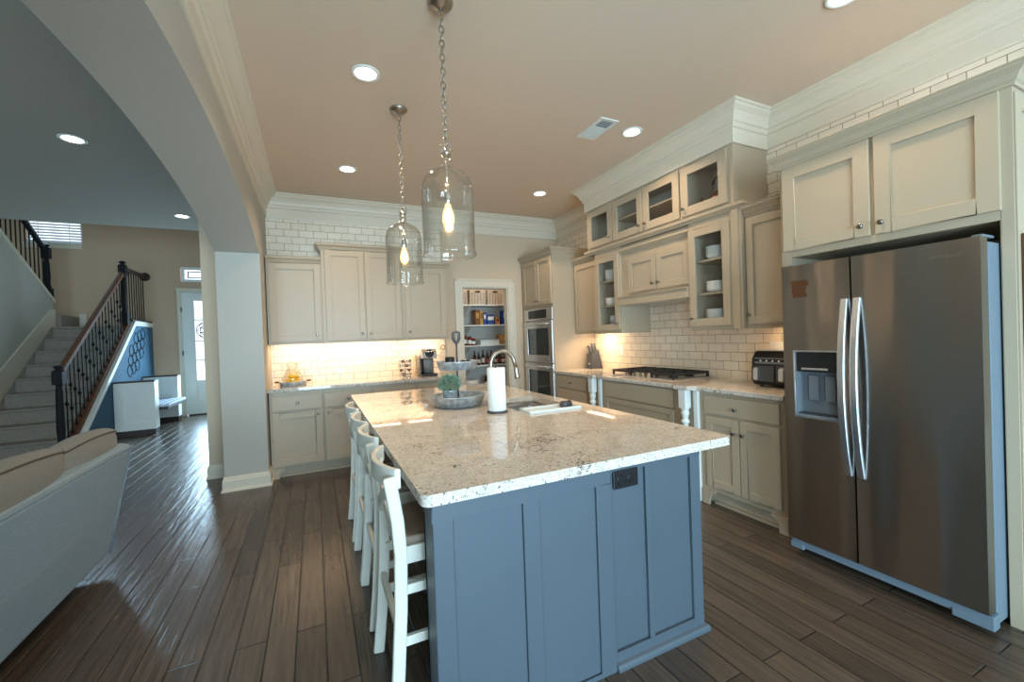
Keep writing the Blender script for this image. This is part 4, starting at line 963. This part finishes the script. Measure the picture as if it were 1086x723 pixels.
stack(3.185, 2.535, 1.7155, 4, bowl(0.09, 0.04), 0.02, 'dish', 'on the middle shelf, refrigerator side glass cabinet')
stack(3.185, 2.535, 1.4135, 14, plate(0.095, 0.016), 0.011, 'plate', 'at the bottom of the refrigerator side glass cabinet')
stack(3.165, 3.93, 2.0005, 5, bowl(0.075, 0.05), 0.020, 'bowl', 'on the upper shelf, oven side glass cabinet')
stack(3.165, 3.93, 1.7155, 1, [(0.001, 0), (0.05, 0), (0.072, 0.02), (0.075, 0.095), (0.072, 0.095), (0.068, 0.022), (0.001, 0.006)], 0.03, 'serving_bowl', 'on the middle shelf, oven side glass cabinet')
for y, z in ((3.80, 1.4135), (3.93, 1.4135), (3.80, 1.5095), (3.93, 1.5095)):
    o = thing('mug', (3.18, y, z), 'white mug at the bottom of the oven side glass cabinet', 'mug', 'mugs in the glass cabinet')
    MB().lathe([(0.001, 0), (0.036, 0), (0.040, 0.095), (0.037, 0.095), (0.033, 0.006), (0.001, 0.006)], (3.18, y, z), (0, 0, 1), 22).build('cup', M['ceramic'], o)
    MB().tube([(3.145, y-0.012, z+0.075), (3.115, y-0.02, z+0.07), (3.115, y-0.02, z+0.03), (3.145, y-0.012, z+0.022)], 0.005, 8).build('handle', M['ceramic'], o)
kt = thing('copper_kettle', (3.25, 2.53, 2.4055), 'copper kettle behind the glass of the top row cabinet nearest the refrigerator', 'kettle')
KX_, KY_, KZ_ = 3.25, 2.53, 2.4055
MB().lathe([(0.001, 0), (0.085, 0), (0.105, 0.03), (0.108, 0.09), (0.088, 0.15), (0.055, 0.185), (0.040, 0.195), (0.001, 0.197)], (KX_, KY_, KZ_), (0, 0, 1), 32).build('body', M['copper'], kt)
MB().lathe([(0.040, 0.195), (0.032, 0.21), (0.010, 0.218), (0.014, 0.232), (0.001, 0.240)], (KX_, KY_, KZ_), (0, 0, 1), 18).build('lid', M['copper'], kt)
MB().tube([(KX_-0.03, KY_+0.09, KZ_+0.08), (KX_-0.05, KY_+0.13, KZ_+0.13), (KX_-0.055, KY_+0.145, KZ_+0.17)], [0.024, 0.016, 0.012], 10).build('spout', M['copper'], kt)
MB().tube([(KX_, KY_-0.085, KZ_+0.16), (KX_, KY_-0.095, KZ_+0.26), (KX_, KY_-0.05, KZ_+0.325), (KX_, KY_+0.03, KZ_+0.33), (KX_, KY_+0.07, KZ_+0.28)], 0.008, 8).build('handle', M['black_matte'], kt)
o = MB().lathe([(0.001, 0), (0.03, 0), (0.012, 0.01), (0.009, 0.06), (0.022, 0.08), (0.026, 0.10), (0.001, 0.102)], (3.2, 3.83, 2.4055), (0, 0, 1), 18).build('candlestick', M['nickel'])
tag(o, 'small dark candlestick in the top row cabinet at the oven tower end', 'candlestick')
# under cabinet lights, right wall
for y0, y1, wh in ((4.12, 4.62, 'above the knife block'), (1.80, 2.12, 'above the air fryer')):
    o = MB().box(3.30, 3.33, y0, y1, 1.411 if y0 < 3 else 1.416, 1.4145 if y0 < 3 else 1.4195).build('under_cabinet_light', M['undercab'])
    tag(o, 'slim warm light strip under the wall cabinet ' + wh, 'light')
    area('under_cabinet_lamp', (3.315, (y0+y1)/2, 1.408), (0.25, 0, -1), 0.03, y1-y0, 7.0 if y0 > 3 else 3.0, WARM)

# ================================================================= REFRIGERATOR AND ITS SURROUND
fs = thing('refrigerator_surround', (3.14, 1.22, 0), 'cream cabinet surround with two doors over the refrigerator', 'cabinet')
m = MB(); XF = 2.82
m.box(XF, XT, 1.684, 1.745, 0, 2.425); m.box(XF, XT, 0.722, 0.766, 0, 2.425); m.box(XF, XT, 0.766, 1.684, 1.845, 2.425)
m.build('body', M['cabinet'], fs, 0.002)
m = MB(); m.sweep([(XT, 1.745), (XF, 1.745), (XF, 0.722), (XT, 0.722)], CAB, 1, 2.51); m.box(XF+0.002, XT, 0.724, 1.743, 2.425, 2.506); m.build('crown', M['cabinet'], fs)
F = FR(XF)
door(fs, F, 1.248, 1.722, 1.888, 2.42, (1.285, 1.945), rail=0.075); door(fs, F, 0.760, 1.226, 1.888, 2.42, (1.19, 1.945), rail=0.075)
frame4(FB(0.722), XF+0.004, XT-0.01, 0.12, 2.40, 0.07, 0, 0.008).build('side_frame', M['cabinet'], fs, 0.002)
o = MB().box(2.845, 3.25, 0.694, 0.713, 0.92, 1.775).build('wooden_board', M['mid_wood'], bevel=0.003)
tag(o, 'brown wooden board hanging on the side of the refrigerator surround', 'board')

fr = thing('refrigerator', (3.0, 1.20, 0), 'stainless steel side by side refrigerator with ice dispenser', 'refrigerator')
MB().box(2.712, 3.42, 0.775, 1.63, 0.03, 1.745).build('body', M['grey_side'], fr, 0.004)
def fdoor(y0, y1, hole=None):
    n = 12; yc = (y0+y1)/2; hw = (y1-y0)/2
    def X(y): u = (y-yc)/hw; return 2.632
    m = MB(); ys = sorted({*[y0 + (y1-y0)*i/n for i in range(n+1)], *( (hole[0], hole[1]) if hole else ())})
    zs = [0.098, 1.765] if not hole else [0.098, hole[2], hole[3], 1.765]
    xb = 2.704
    for i in range(len(ys)-1):
        for k in range(len(zs)-1):
            if hole and hole[0]-1e-6 <= ys[i] and ys[i+1] <= hole[1]+1e-6 and k == 1: continue
            a, b = ys[i], ys[i+1]
            m.add([(X(a), a, zs[k]), (X(b), b, zs[k]), (X(b), b, zs[k+1]), (X(a), a, zs[k+1])], [(0, 1, 2, 3)], False)
    def strip(p, q, z0, z1): m.add([(X(p), p, z0), (xb, p, z0), (xb, q, z1), (X(q), q, z1)], [(0, 1, 2, 3)])
    for yy in (y0, y1): m.add([(X(yy), yy, zs[0]), (xb, yy, zs[0]), (xb, yy, zs[-1]), (X(yy), yy, zs[-1])], [(0, 1, 2, 3)])
    for zz in (zs[0], zs[-1]):
        for i in range(len(ys)-1): a, b = ys[i], ys[i+1]; m.add([(X(a), a, zz), (xb, a, zz), (xb, b, zz), (X(b), b, zz)], [(0, 1, 2, 3)])
    m.add([(xb, y0, zs[0]), (xb, y1, zs[0]), (xb, y1, zs[-1]), (xb, y0, zs[-1])], [(0, 1, 2, 3)])
    return m
H = (1.338, 1.568, 0.862, 1.248)
dl = fdoor(1.270, 1.634, H).build('freezer_door', M['steel'], fr)
drr = fdoor(0.776, 1.262).build('fridge_door', M['steel'], fr)
ds = thing('x', (0, 0, 0), '', ''); bpy.data.objects.remove(ds)
m = MB(); m.box(2.699, 2.703, H[0], H[1], H[2], H[3])
for a, b in ((H[0], H[0]+0.006), (H[1]-0.006, H[1])): m.box(2.633, 2.699, a, b, H[2], H[3])
m.box(2.628, 2.699, H[0], H[1], H[2], H[2]+0.012)
dp = m.build('dispenser', M['mid_grey'], dl)
MB().box(2.632, 2.698, H[0]+0.006, H[1]-0.006, 1.128, H[3]).build('dispenser_panel', M['black'], dl, 0.003)
MB().box(2.628, 2.6318, 1.39, 1.53, 1.140, 1.152).build('dispenser_buttons', M['steel_handle'], dl, 0.001)
for yy in (1.40, 1.49): MB().box(2.672, 2.684, yy-0.027, yy+0.027, 0.955, 1.105).build('dispenser_paddle', M['mid_grey'], dl, 0.004)
MB().box(2.640, 2.69, H[0]+0.015, H[1]-0.015, H[2]+0.0125, H[2]+0.018).build('drip_grille', M['dark_grey'], dl)
frame4(FR(2.632), H[0]-0.008, H[1]+0.008, H[2]-0.01, H[3]+0.006, 0.008, 0, 0.004).build('dispenser_bezel', M['steel_handle'], dl, 0.001)
def fhandle(y, parent, tw_):
    pts = []
    for i in range(15):
        u = -1 + 2*i/14; pts.append((2.575 + 0.055*u*u, y, 1.055 + 0.485*u))
    MB().bar(pts, 0.020, 0.034, (1, 0, 0)).build('handle', M['steel_handle'], parent, 0.005, 3)
fhandle(1.295, dl, 0); fhandle(1.236, drr, 0)
m = MB(); m.box(2.648, 2.71, 0.765, 1.625, 0.048, 0.090); m.box(2.640, 2.70, 0.762, 0.90, 0.03, 0.066); m.box(2.640, 2.70, 1.555, 1.628, 0.036, 0.072)
m.build('toe_grille', M['grey_side'], fr, 0.004)
m = MB(); m.box(2.655, 2.71, 0.778, 0.815, 0.09, 0.0975); m.build('hinge', M['dark_grey'], fr)
for yy, pa in ((0.80, drr), (1.60, dl)): MB().box(2.68, 2.80, yy-0.018, yy+0.018, 1.766, 1.778).build('hinge_cap', M['grey_side'], pa, 0.002)
m = MB()
for yy in (0.83, 1.57):
    for xx in (2.76, 3.36): m.lathe([(0.02, 0), (0.02, 0.03)], (xx, yy, 0), (0, 0, 1), 12)
m.build('foot', M['black_matte'], fr)
cu = bpy.data.curves.new('logo_lettering', 'FONT'); cu.body = 'Whirlpool'; cu.size = 0.026; cu.extrude = 0.0006; cu.align_x = 'CENTER'; cu.shear = 0.25
tmp = bpy.data.objects.new('lettering', cu); COL.objects.link(tmp); bpy.context.view_layer.update()
me_ = bpy.data.meshes.new_from_object(tmp.evaluated_get(bpy.context.evaluated_depsgraph_get())); bpy.data.objects.remove(tmp)
lo = bpy.data.objects.new('logo_lettering', me_); COL.objects.link(lo); lo.parent = drr
lo.rotation_euler = (PI/2, 0, -PI/2); lo.location = Vector((2.6317, 0.893, 1.690)) - ORG[drr.name]
me_.materials.clear(); me_.materials.append(M['nickel']); ORG[lo.name] = Vector((2.63, 0.893, 1.69))
mg = thing('magnet', (2.628, 1.525, 1.572), 'brown wooden outline-shaped magnet on the freezer door', 'magnet')
po = [(1.572, 1.672), (1.486, 1.672), (1.484, 1.660), (1.476, 1.656), (1.492, 1.628), (1.497, 1.604), (1.496, 1.590), (1.487, 1.588), (1.488, 1.574), (1.566, 1.572), (1.566, 1.592), (1.572, 1.604)]
MB().prism(po, 'x', 2.6265, 2.6315).build('plaque', M['magnet'], mg)

# ================================================================= PANTRY GOODS
for z, k in ((1.949, 'top'), (1.612, 'second'), (1.275, 'third'), (0.945, 'fourth'), (0.50, 'lowest')):
    o = thing('pantry_shelf', (2.6, 6.7, z-0.022), f'white {k} shelf on the back wall of the pantry', 'shelf')
    MB().box(1.452, XR-0.004, 6.50, 6.898, z-0.022, z).build('board', M['white'], o, 0.002)
    for x in (2.36, 3.05):
        MB().prism([(6.56, z-0.024), (6.895, z-0.024), (6.895, z-0.20), (6.87, z-0.20)], 'x', x-0.012, x+0.012).build('bracket', M['white'], o)
def basket(x0, x1, z, label):
    t = thing('basket', ((x0+x1)/2, 6.62, z), label, 'basket', 'baskets on the top pantry shelf')
    m = MB(); rows = 9; y0, y1 = 6.52, 6.74
    for r in range(rows):
        zz = z + 0.004 + r*0.027; e = 0.003*(r % 2)
        m.box(x0-e, x1+e, y0-e, y0+0.012, zz, zz+0.024); m.box(x0-e, x1+e, y1-0.012, y1+e, zz, zz+0.024); m.box(x0-e, x0+0.012, y0+0.012, y1-0.012, zz, zz+0.024); m.box(x1-0.012, x1+e, y0+0.012, y1-0.012, zz, zz+0.024)
    m.box(x0, x1, y0, y1, z, z+0.006); m.build('weave', M['wicker'], t)
    c = (x0+x1)/2; MB().box(c-0.045, c+0.045, y0-0.006, y0-0.003, z+0.20, z+0.225).build('handle_hole', M['dark_wood'], t)
    m = MB()
    for k in range(5): xx = x0 + 0.03 + k*(x1-x0-0.06)/4; m.box(xx-0.003, xx+0.003, y0-0.006, y0-0.002, z+0.01, z+0.19)
    m.build('dark_band', M['brown_box'], t)
basket(2.06, 2.29, 1.9495, 'woven basket on the top pantry shelf, partly behind the left door casing')
basket(2.34, 2.61, 1.9495, 'woven basket in the middle of the top pantry shelf')
basket(2.66, 2.92, 1.9495, 'woven basket toward the oven side on the top pantry shelf')
def goods(kind, x0, x1, z, h, mt, label, cat, group=None, d=0.16, lidm=None):
    t = thing(kind, ((x0+x1)/2, 6.6, z), label, cat, group)
    MB().box(x0, x1, 6.53, 6.53+d, z, z+h).build('carton', mt, t, 0.003)
    MB().box(x0+0.008, x1-0.008, 6.5285, 6.5295, z+h*0.45, z+h*0.8).build('front_label', lidm or M['ceramic'], t)
Z2 = 1.6125
goods('cereal_box', 2.43, 2.50, Z2, 0.25, M['brown_box'], 'tall brown box on the second pantry shelf', 'box', lidm=M['yellow_box'])
goods('cereal_box', 2.51, 2.56, Z2, 0.24, M['yellow_box'], 'ochre box beside the tall brown one in the pantry', 'box', lidm=M['brown_box'])
goods('cereal_box', 2.57, 2.62, Z2, 0.21, M['blue_box'], 'narrow blue box beside the ochre box in the pantry', 'box')
goods('cereal_box', 2.64, 2.76, Z2, 0.17, M['blue_box'], 'wider low blue box on the second pantry shelf', 'box')
goods('snack_box', 2.79, 2.86, Z2, 0.12, M['cardboard'], 'small tan box beside the low blue box in the pantry', 'box', lidm=M['red'])
goods('cereal_box', 2.935, 3.02, Z2, 0.24, M['blue_box'], 'blue box at the oven side end of the second pantry shelf', 'box')
Z3 = 1.2755
def jar(x, y, z, r, h, mt, label, cat, group, lid):
    t = thing('jar', (x, y, z), label, cat, group)
    MB().lathe([(0.001, 0), (r, 0), (r, h*0.75), (r*0.7, h*0.86), (0.001, h*0.86)], (x, y, z), (0, 0, 1), 18).build('body', mt, t)
    MB().lathe([(r*0.78, h*0.86), (r*0.78, h), (0.001, h)], (x, y, z), (0, 0, 1), 18).build('lid', lid, t)
    MB().lathe([(r+0.001, h*0.2), (r+0.001, h*0.6)], (x, y, z), (0, 0, 1), 18, False).build('label_band', M['ceramic'], t)
for x, y, h in ((2.26, 6.62, 0.17), (2.33, 6.58, 0.15), (2.39, 6.56, 0.12)): jar(x, y, Z3, 0.036, h, M['spice'], 'red-brown jar in the cluster on the third pantry shelf', 'jar', 'jars on the third pantry shelf', M['red'])
t = thing('storage_tray', (2.68, 6.6, Z3), 'long low white box on the third pantry shelf', 'box')
MB().box(2.50, 2.84, 6.52, 6.72, Z3, Z3+0.075).build('carton', M['white'], t, 0.004); MB().box(2.495, 2.845, 6.515, 6.725, Z3+0.0755, Z3+0.085).build('lid', M['white'], t, 0.003)
goods('cardboard_box', 2.80+0.05, 2.99, Z3, 0.17, M['cardboard'], 'open cardboard box at the oven side end of the third pantry shelf', 'box', lidm=M['yellow_box'])
Z4 = 0.9455
for k in range(7):
    x = 2.40 + k*0.075; h = (0.24, 0.21, 0.25, 0.22, 0.24, 0.20, 0.23)[k]
    t = thing('sauce_bottle', (x, 6.57, Z4), 'dark sauce bottle in the row on the fourth pantry shelf', 'bottle', 'bottles on the fourth pantry shelf')
    MB().lathe([(0.001, 0), (0.026, 0), (0.028, 0.01), (0.028, h*0.55), (0.012, h*0.75), (0.010, h*0.92), (0.001, h*0.92)], (x, 6.57, Z4), (0, 0, 1), 16).build('body', M['sauce'], t)
    MB().lathe([(0.012, h*0.92), (0.012, h), (0.001, h)], (x, 6.57, Z4), (0, 0, 1), 14).build('cap', M['red'] if k % 2 else M['black'], t)
    MB().lathe([(0.0288, h*0.15), (0.0288, h*0.45)], (x, 6.57, Z4), (0, 0, 1), 16, False).build('label_band', M['red'] if k % 3 == 0 else M['wicker'], t)
for k in range(4): jar(2.93 + k*0.08, 6.60, Z4, 0.034, 0.13, M['spice'] if k % 2 else M['sauce'], 'small jar at the oven side of the fourth pantry shelf', 'jar', 'jars on the fourth pantry shelf', M['ceramic'])
Z5 = 0.5005
o = MB().lathe([(0.001, 0), (0.12, 0), (0.14, 0.20), (0.135, 0.20), (0.115, 0.006), (0.001, 0.006)], (2.35, 6.66, Z5), (0, 0, 1), 28).build('storage_bin', M['ceramic'])
tag(o, 'white round bin on the lowest pantry shelf', 'bin')
jar(2.62, 6.58, Z5, 0.05, 0.26, M['sauce'], 'tall black jar on the lowest pantry shelf', 'jar', None, M['black'])

# ================================================================= FOYER AND STAIRS
NS = 9; rise_, run_ = 0.2055, 0.268
st = thing('staircase', (-3.53, 8.8, 0), 'carpeted grey-beige flight of stairs up to a landing', 'stairs')
for k in range(NS):
    yk = 9.94 - (NS-1-k)*run_; zt = rise_*(k+1)
    y2 = yk + run_ if k < NS-1 else 10.768
    m = MB(); x1 = -2.985
    m.prism([(yk+0.02, zt - rise_), (yk+0.02, zt-0.035), (yk, zt-0.03), (yk-0.008, zt-0.015), (yk, zt), (y2+0.02 if k < NS-1 else y2, zt), (y2+0.02 if k < NS-1 else y2, max(0, zt-rise_))], 'x', -4.098 if k < NS-1 else -4.098, x1)
    m.build('step', M['carpet'], st)
MB().box(-5.3, -4.10, 10.07, 10.768, 1.66, 1.8495).build('landing', M['carpet'], st)
m = MB(); m.box(-5.3, -4.03, 10.10, 10.768, 1.851, 2.06); m.build('winder_step', M['carpet'], st)
struct(MB().prism([(6.9, 0), (10.06, 0), (10.06, 2.28), (8.74, 3.19), (7.63, 3.955), (7.63, 3.13), (6.9, 3.13)], 'x', -4.2, -4.10).build('wall_stair', M['wall']))
struct(MB().prism([(10.075, 2.28), (10.075, 2.33), (8.74, 3.235), (7.63, 4.0), (7.63, 3.95), (8.74, 3.185)], 'x', -4.22, -4.08).build('trim_6', M['trim']))
struct(MB().prism([(7.63, 0.0), (7.63, 0.50), (9.95, 2.16), (10.06, 2.16), (10.06, 1.84), (9.9, 1.84)], 'x', -4.0995, -4.08).build('trim_7', M['trim']))
struct(MB().box(-4.03, -3.93, 10.745, 10.769, 1.851, 2.125).build('trim_8', M['trim']))
# blue knee wall under the stairs
struct(MB().prism([(7.64, 0), (10.769, 0), (10.769, 1.84), (9.86, 1.84), (7.64, 0.05)], 'x', -2.98, -2.95).build('wall_blue', M['wall_blue']))
struct(MB().prism([(10.769, 1.845), (10.769, 1.93), (9.86, 1.93), (7.60, 0.10), (7.60, 0.012), (9.87, 1.845)], 'x', -2.984, -2.935).build('trim_9', M['white']))
struct(MB().sweep([(-2.95, 7.66), (-2.95, 8.79)], BASE, 1, 0).build('baseboard_stair', M['trim']))
def zrail(y): return 1.18 + (y-7.55)*0.755
def zshoe(y): return 0.16 + (y-7.62)*0.8055
sr = thing('stair_railing', (-3.03, 8.6, 0), 'dark wood handrail with black iron balusters along the open side of the stairs', 'railing')
XRL = -3.03
def newel(parent, x, y, z0, z1, mt):
    m = MB(); h = z1 - z0
    m.box(x-0.055, x+0.055, y-0.055, y+0.055, z0, z0+0.20*min(1, h))
    m.lathe([(0.048, z0+0.20), (0.05, z0+0.22), (0.036, z0+0.25), (0.044, z0+0.40), (0.038, z1-0.34), (0.030, z1-0.27), (0.046, z1-0.255)], (x, y, 0), (0, 0, 1), 16)
    m.box(x-0.052, x+0.052, y-0.052, y+0.052, z1-0.255, z1-0.085)
    m.lathe([(0.06, z1-0.085), (0.062, z1-0.07), (0.03, z1-0.06), (0.028, z1-0.05), (0.05, z1-0.035), (0.05, z1-0.015), (0.02, z1)], (x, y, 0), (0, 0, 1), 16)
    m.build('newel_post', mt, parent, 0.004)
newel(sr, XRL, 7.47, 0.0, 1.24, M['iron'])
newel(sr, XRL, 9.68, 1.86, 2.99, M['iron'])
m = MB(); m.bar([(XRL, 7.52, zrail(7.52)), (XRL, 9.63, zrail(9.63)+0.01)], 0.065, 0.075, (1, 0, 0)); m.build('handrail', M['mid_wood'], sr, 0.014, 3)
m = MB(); m.bar([(XRL, 9.73, 2.862), (XRL, 10.73, 2.862)], 0.062, 0.065, (1, 0, 0)); m.build('level_rail', M['dark_wood'], sr, 0.012, 3)
MB().lathe([(0.085, 0), (0.085, 0.018), (0.06, 0.03), (0.05, 0.035)], (XRL, 10.768, 2.862), (0, -1, 0), 24).build('rosette', M['dark_wood'], sr)
m = MB(); m.bar([(XRL, 7.545, zshoe(7.545)+0.0), (XRL, 9.80, zshoe(9.80)+0.0)], 0.09, 0.06, (1, 0, 0)); m.build('shoe_rail', M['mid_wood'], sr, 0.004)
MB().box(-3.09, -2.94, 9.74, 10.765, 1.932, 1.958).build('landing_cap', M['dark_wood'], sr)
def baluster(parent, x, y, z0, z1, fancy):
    m = MB(); n = 10
    m.bar([(x, y, z0), (x, y, z1)], 0.014, 0.014, (1, 0, 0))
    if fancy:
        zc = z0 + (z1-z0)*0.5
        for dz in ((-0.16, 0.16) if fancy == 2 else (0.0,)):
            m.lathe([(0.009, -0.03), (0.020, -0.012), (0.022, 0), (0.020, 0.012), (0.009, 0.03)], (x, y, zc+dz), (0, 0, 1), 10)
    m.lathe([(0.019, 0), (0.017, 0.025), (0.009, 0.03)], (x, y, z0), (0, 0, 1), 10)
    m.build('baluster', M['iron'], parent)
for k in range(17):
    y = 7.64 + k*0.1165; baluster(sr, XRL, y, zshoe(y)+0.03, zrail(y)-0.03, 1 + k % 2)
for k in range(8):
    y = 9.82 + k*0.115; baluster(sr, XRL, y, 1.958, 2.835, 0)
ur = thing('upper_stair_railing', (-4.15, 9.2, 2.3), 'dark railing climbing above the stair wall toward the upper floor', 'railing')
def zcap(y): return 2.33 + (10.075-y)*0.678
m = MB(); m.bar([(-4.15, 9.99, zcap(9.99)+0.79), (-4.15, 7.70, zcap(7.70)+0.79)], 0.062, 0.075, (1, 0, 0)); m.build('handrail', M['iron'], ur, 0.014, 3)
newel(ur, -4.15, 10.02, zcap(10.02)-0.03, 3.30, M['iron'])
for k in range(19):
    y = 9.90 - k*0.115; baluster(ur, -4.15, y, zcap(y)-0.005, zcap(y)+0.765, 0)
m = MB(); m.bar([(-4.15, 10.06, zcap(10.06)+0.006), (-4.15, 7.66, zcap(7.66)+0.006)], 0.05, 0.02, (1, 0, 0)); m.build('shoe_rail', M['iron'], ur)
# wall ornament
wa = thing('wall_ornament', (-2.94, 9.85, 1.05), 'dark wire diamond lattice ornament hung on the blue wall', 'wall decor')
m = MB()
for i in range(4):
    for j in range(4):
        if (i, j) in ((0, 3), (3, 0)): continue
        cy = 9.53 + (i*0.85+j*0.30)*0.20; cz = 1.04 + j*0.175 + i*0.045; r_ = 0.112
        pts = [(-2.942, cy + r_*math.cos(a)*(0.8+0.2*abs(math.cos(2*a))), cz + r_*math.sin(a)*(0.8+0.2*abs(math.cos(2*a)))) for a in [q*2*PI/16 for q in range(16)]]
        m.tube(pts, 0.0045, 5, True)
m.build('wire_lattice', M['iron'], wa)
# hall bench
hb = thing('hall_bench', (-2.68, 9.6, 0), 'white built-in hall bench with two end cabinets by the blue wall', 'bench')
def end_cab(y0, y1):
    m = panelled(FB(y0+0.02), -2.94, -2.42, 0.09, 0.868, [(-2.84, -2.52, 0.20, 0.79)], 0.02, 0.018); m.box(-2.94, -2.42, y0+0.02, y1, 0.09, 0.868)
    o = m.build('end_cabinet', M['white'], hb, 0.003)
    MB().box(-2.948, -2.412, y0-0.010, y1+0.008, 0.8685, 0.892).build('top_board', M['dark_wood'], o, 0.003)
    MB().box(-2.94, -2.425, y0+0.008, y1-0.008, 0.0, 0.0895).build('plinth', M['dark_wood'], o)
end_cab(8.80, 9.00); end_cab(10.10, 10.30)
MB().box(-2.94, -2.30, 9.002, 10.098, 0.37, 0.41).build('seat_board', M['dark_wood'], hb, 0.004)
cu_ = thing('bench_cushion', (-2.6, 9.55, 0.41), 'pale blue striped cushion on the hall bench seat', 'cushion')
MB().box(-2.92, -2.295, 9.01, 10.09, 0.411, 0.46).build('pad', M['fabric_stripe'], cu_, 0.018, 3)
m = MB()
for k in range(6): x = -2.84 + k*0.10; m.box(x, x+0.02, 9.02, 10.08, 0.4602, 0.4612)
m.build('stripe', M['stripe'], cu_)

# ================================================================= SOFA
sf = thing('sofa', (-1.75, 2.45, 0), 'light grey fabric sofa seen from behind with loose back cushions', 'sofa')
def XB(z): return -1.245 + (z-0.08)*0.20
m = MB(); rs = []
ys_ = [1.20 + (3.55-1.20)*i/12 for i in range(13)]
for y in ys_:
    e = 0.012*math.sin(PI*(y-1.2)/2.35)
    rs.append([(XB(0.08)-0.02, y, 0.085), (XB(0.085), y, 0.10), (XB(0.4)+e, y, 0.40), (XB(0.76)+e*0.6, y, 0.755), (XB(0.79)-0.012, y, 0.790), (XB(0.79)-0.055, y, 0.802), (XB(0.79)-0.105, y, 0.792), (XB(0.7)-0.15, y, 0.70), (XB(0.1)-0.20, y, 0.085)])
m.rings(rs, True, True, False); m.build('back', M['sofa'], sf, 0.012, 3)
m = MB(); m.tube([(XB(0.76)+0.006, 1.2, 0.776), (XB(0.76)+0.010, 2.4, 0.776), (XB(0.76)+0.006, 3.545, 0.776), (XB(0.4)+0.002, 3.553, 0.42), (XB(0.1), 3.553, 0.10)], 0.005, 6); m.build('piping', M['sofa'], sf)
MB().box(-2.25, XB(0.1)-0.205, 1.45, 3.36, 0.10, 0.32).build('seat_base', M['sofa'], sf, 0.02, 3)
for y0, y1 in ((1.46, 2.40), (2.415, 3.35)): MB().box(-2.28, -1.50, y0, y1, 0.322, 0.47).build('seat_cushion', M['sofa_warm_lit'], sf, 0.05, 4)
for y0, y1 in ((1.18, 1.44), (3.37, 3.60)):
    m = MB(); m.box(-2.25, XB(0.1)-0.205, y0, y1, 0.085, 0.46); m.lathe([(0.10, 0), (0.135, 0.01), (0.14, 0.03), (0.14, 0.96), (0.10, 1.00)], (-2.27, y0+0.13 if y0 < 2 else y0+0.27, 0.44), (1, 0, 0), 24)
    m.build('arm', M['sofa_warm_lit'], sf, 0.015, 3)
def back_cushion(y0, y1, zt, xc):
    m = MB(); rs = []; n = 20
    cy, hw = (y0+y1)/2, (y1-y0)/2
    # pillow: superellipse outline in (y,z), bulging in x, leaning back
    N1, N2 = 24, 10
    for side in (1,):
        pass
    grid = []
    for i in range(N1+1):
        u = -1 + 2*i/N1; row = []
        for j in range(N2*2):
            a = 2*PI*j/(N2*2)
            zc = 0.48 + (zt-0.48)*0.5; hz = (zt-0.48)*0.5*(1 - 0.22*abs(u)**2.2) ; th = 0.125*(1-abs(u)**3)**0.5 + 0.006
            sz = math.copysign(abs(math.sin(a))**0.7, math.sin(a)); sx = math.copysign(abs(math.cos(a))**0.85, math.cos(a))
            z = zc + hz*sz; x = xc + (z-0.5)*0.27 + th*sx*(1-0.30*max(0, sz))
            row.append((x, cy + hw*u, z))
        rs.append(row)
    m.rings(rs, True, True, True)
    o = m.build('back_cushion', M['sofa_warm_lit'], sf)
    pts = [(r_[5][0], r_[5][1], r_[5][2]+0.003) for r_ in rs]
    p2 = [(r_[3][0]+0.004, r_[3][1], r_[3][2]+0.002) for r_ in rs]
    MB().tube(p2, 0.004, 6).build('seam', M['piping'], o)
back_cushion(1.80, 2.96, 0.965, -1.315); back_cushion(2.80, 3.64, 0.935, -1.335)
m = MB()
for y in (1.35, 3.42):
    for x in (-2.18, -1.42): m.lathe([(0.022, 0), (0.028, 0.085)], (x, y, 0), (0, 0, 1), 12)
m.build('foot', M['dark_wood'], sf)
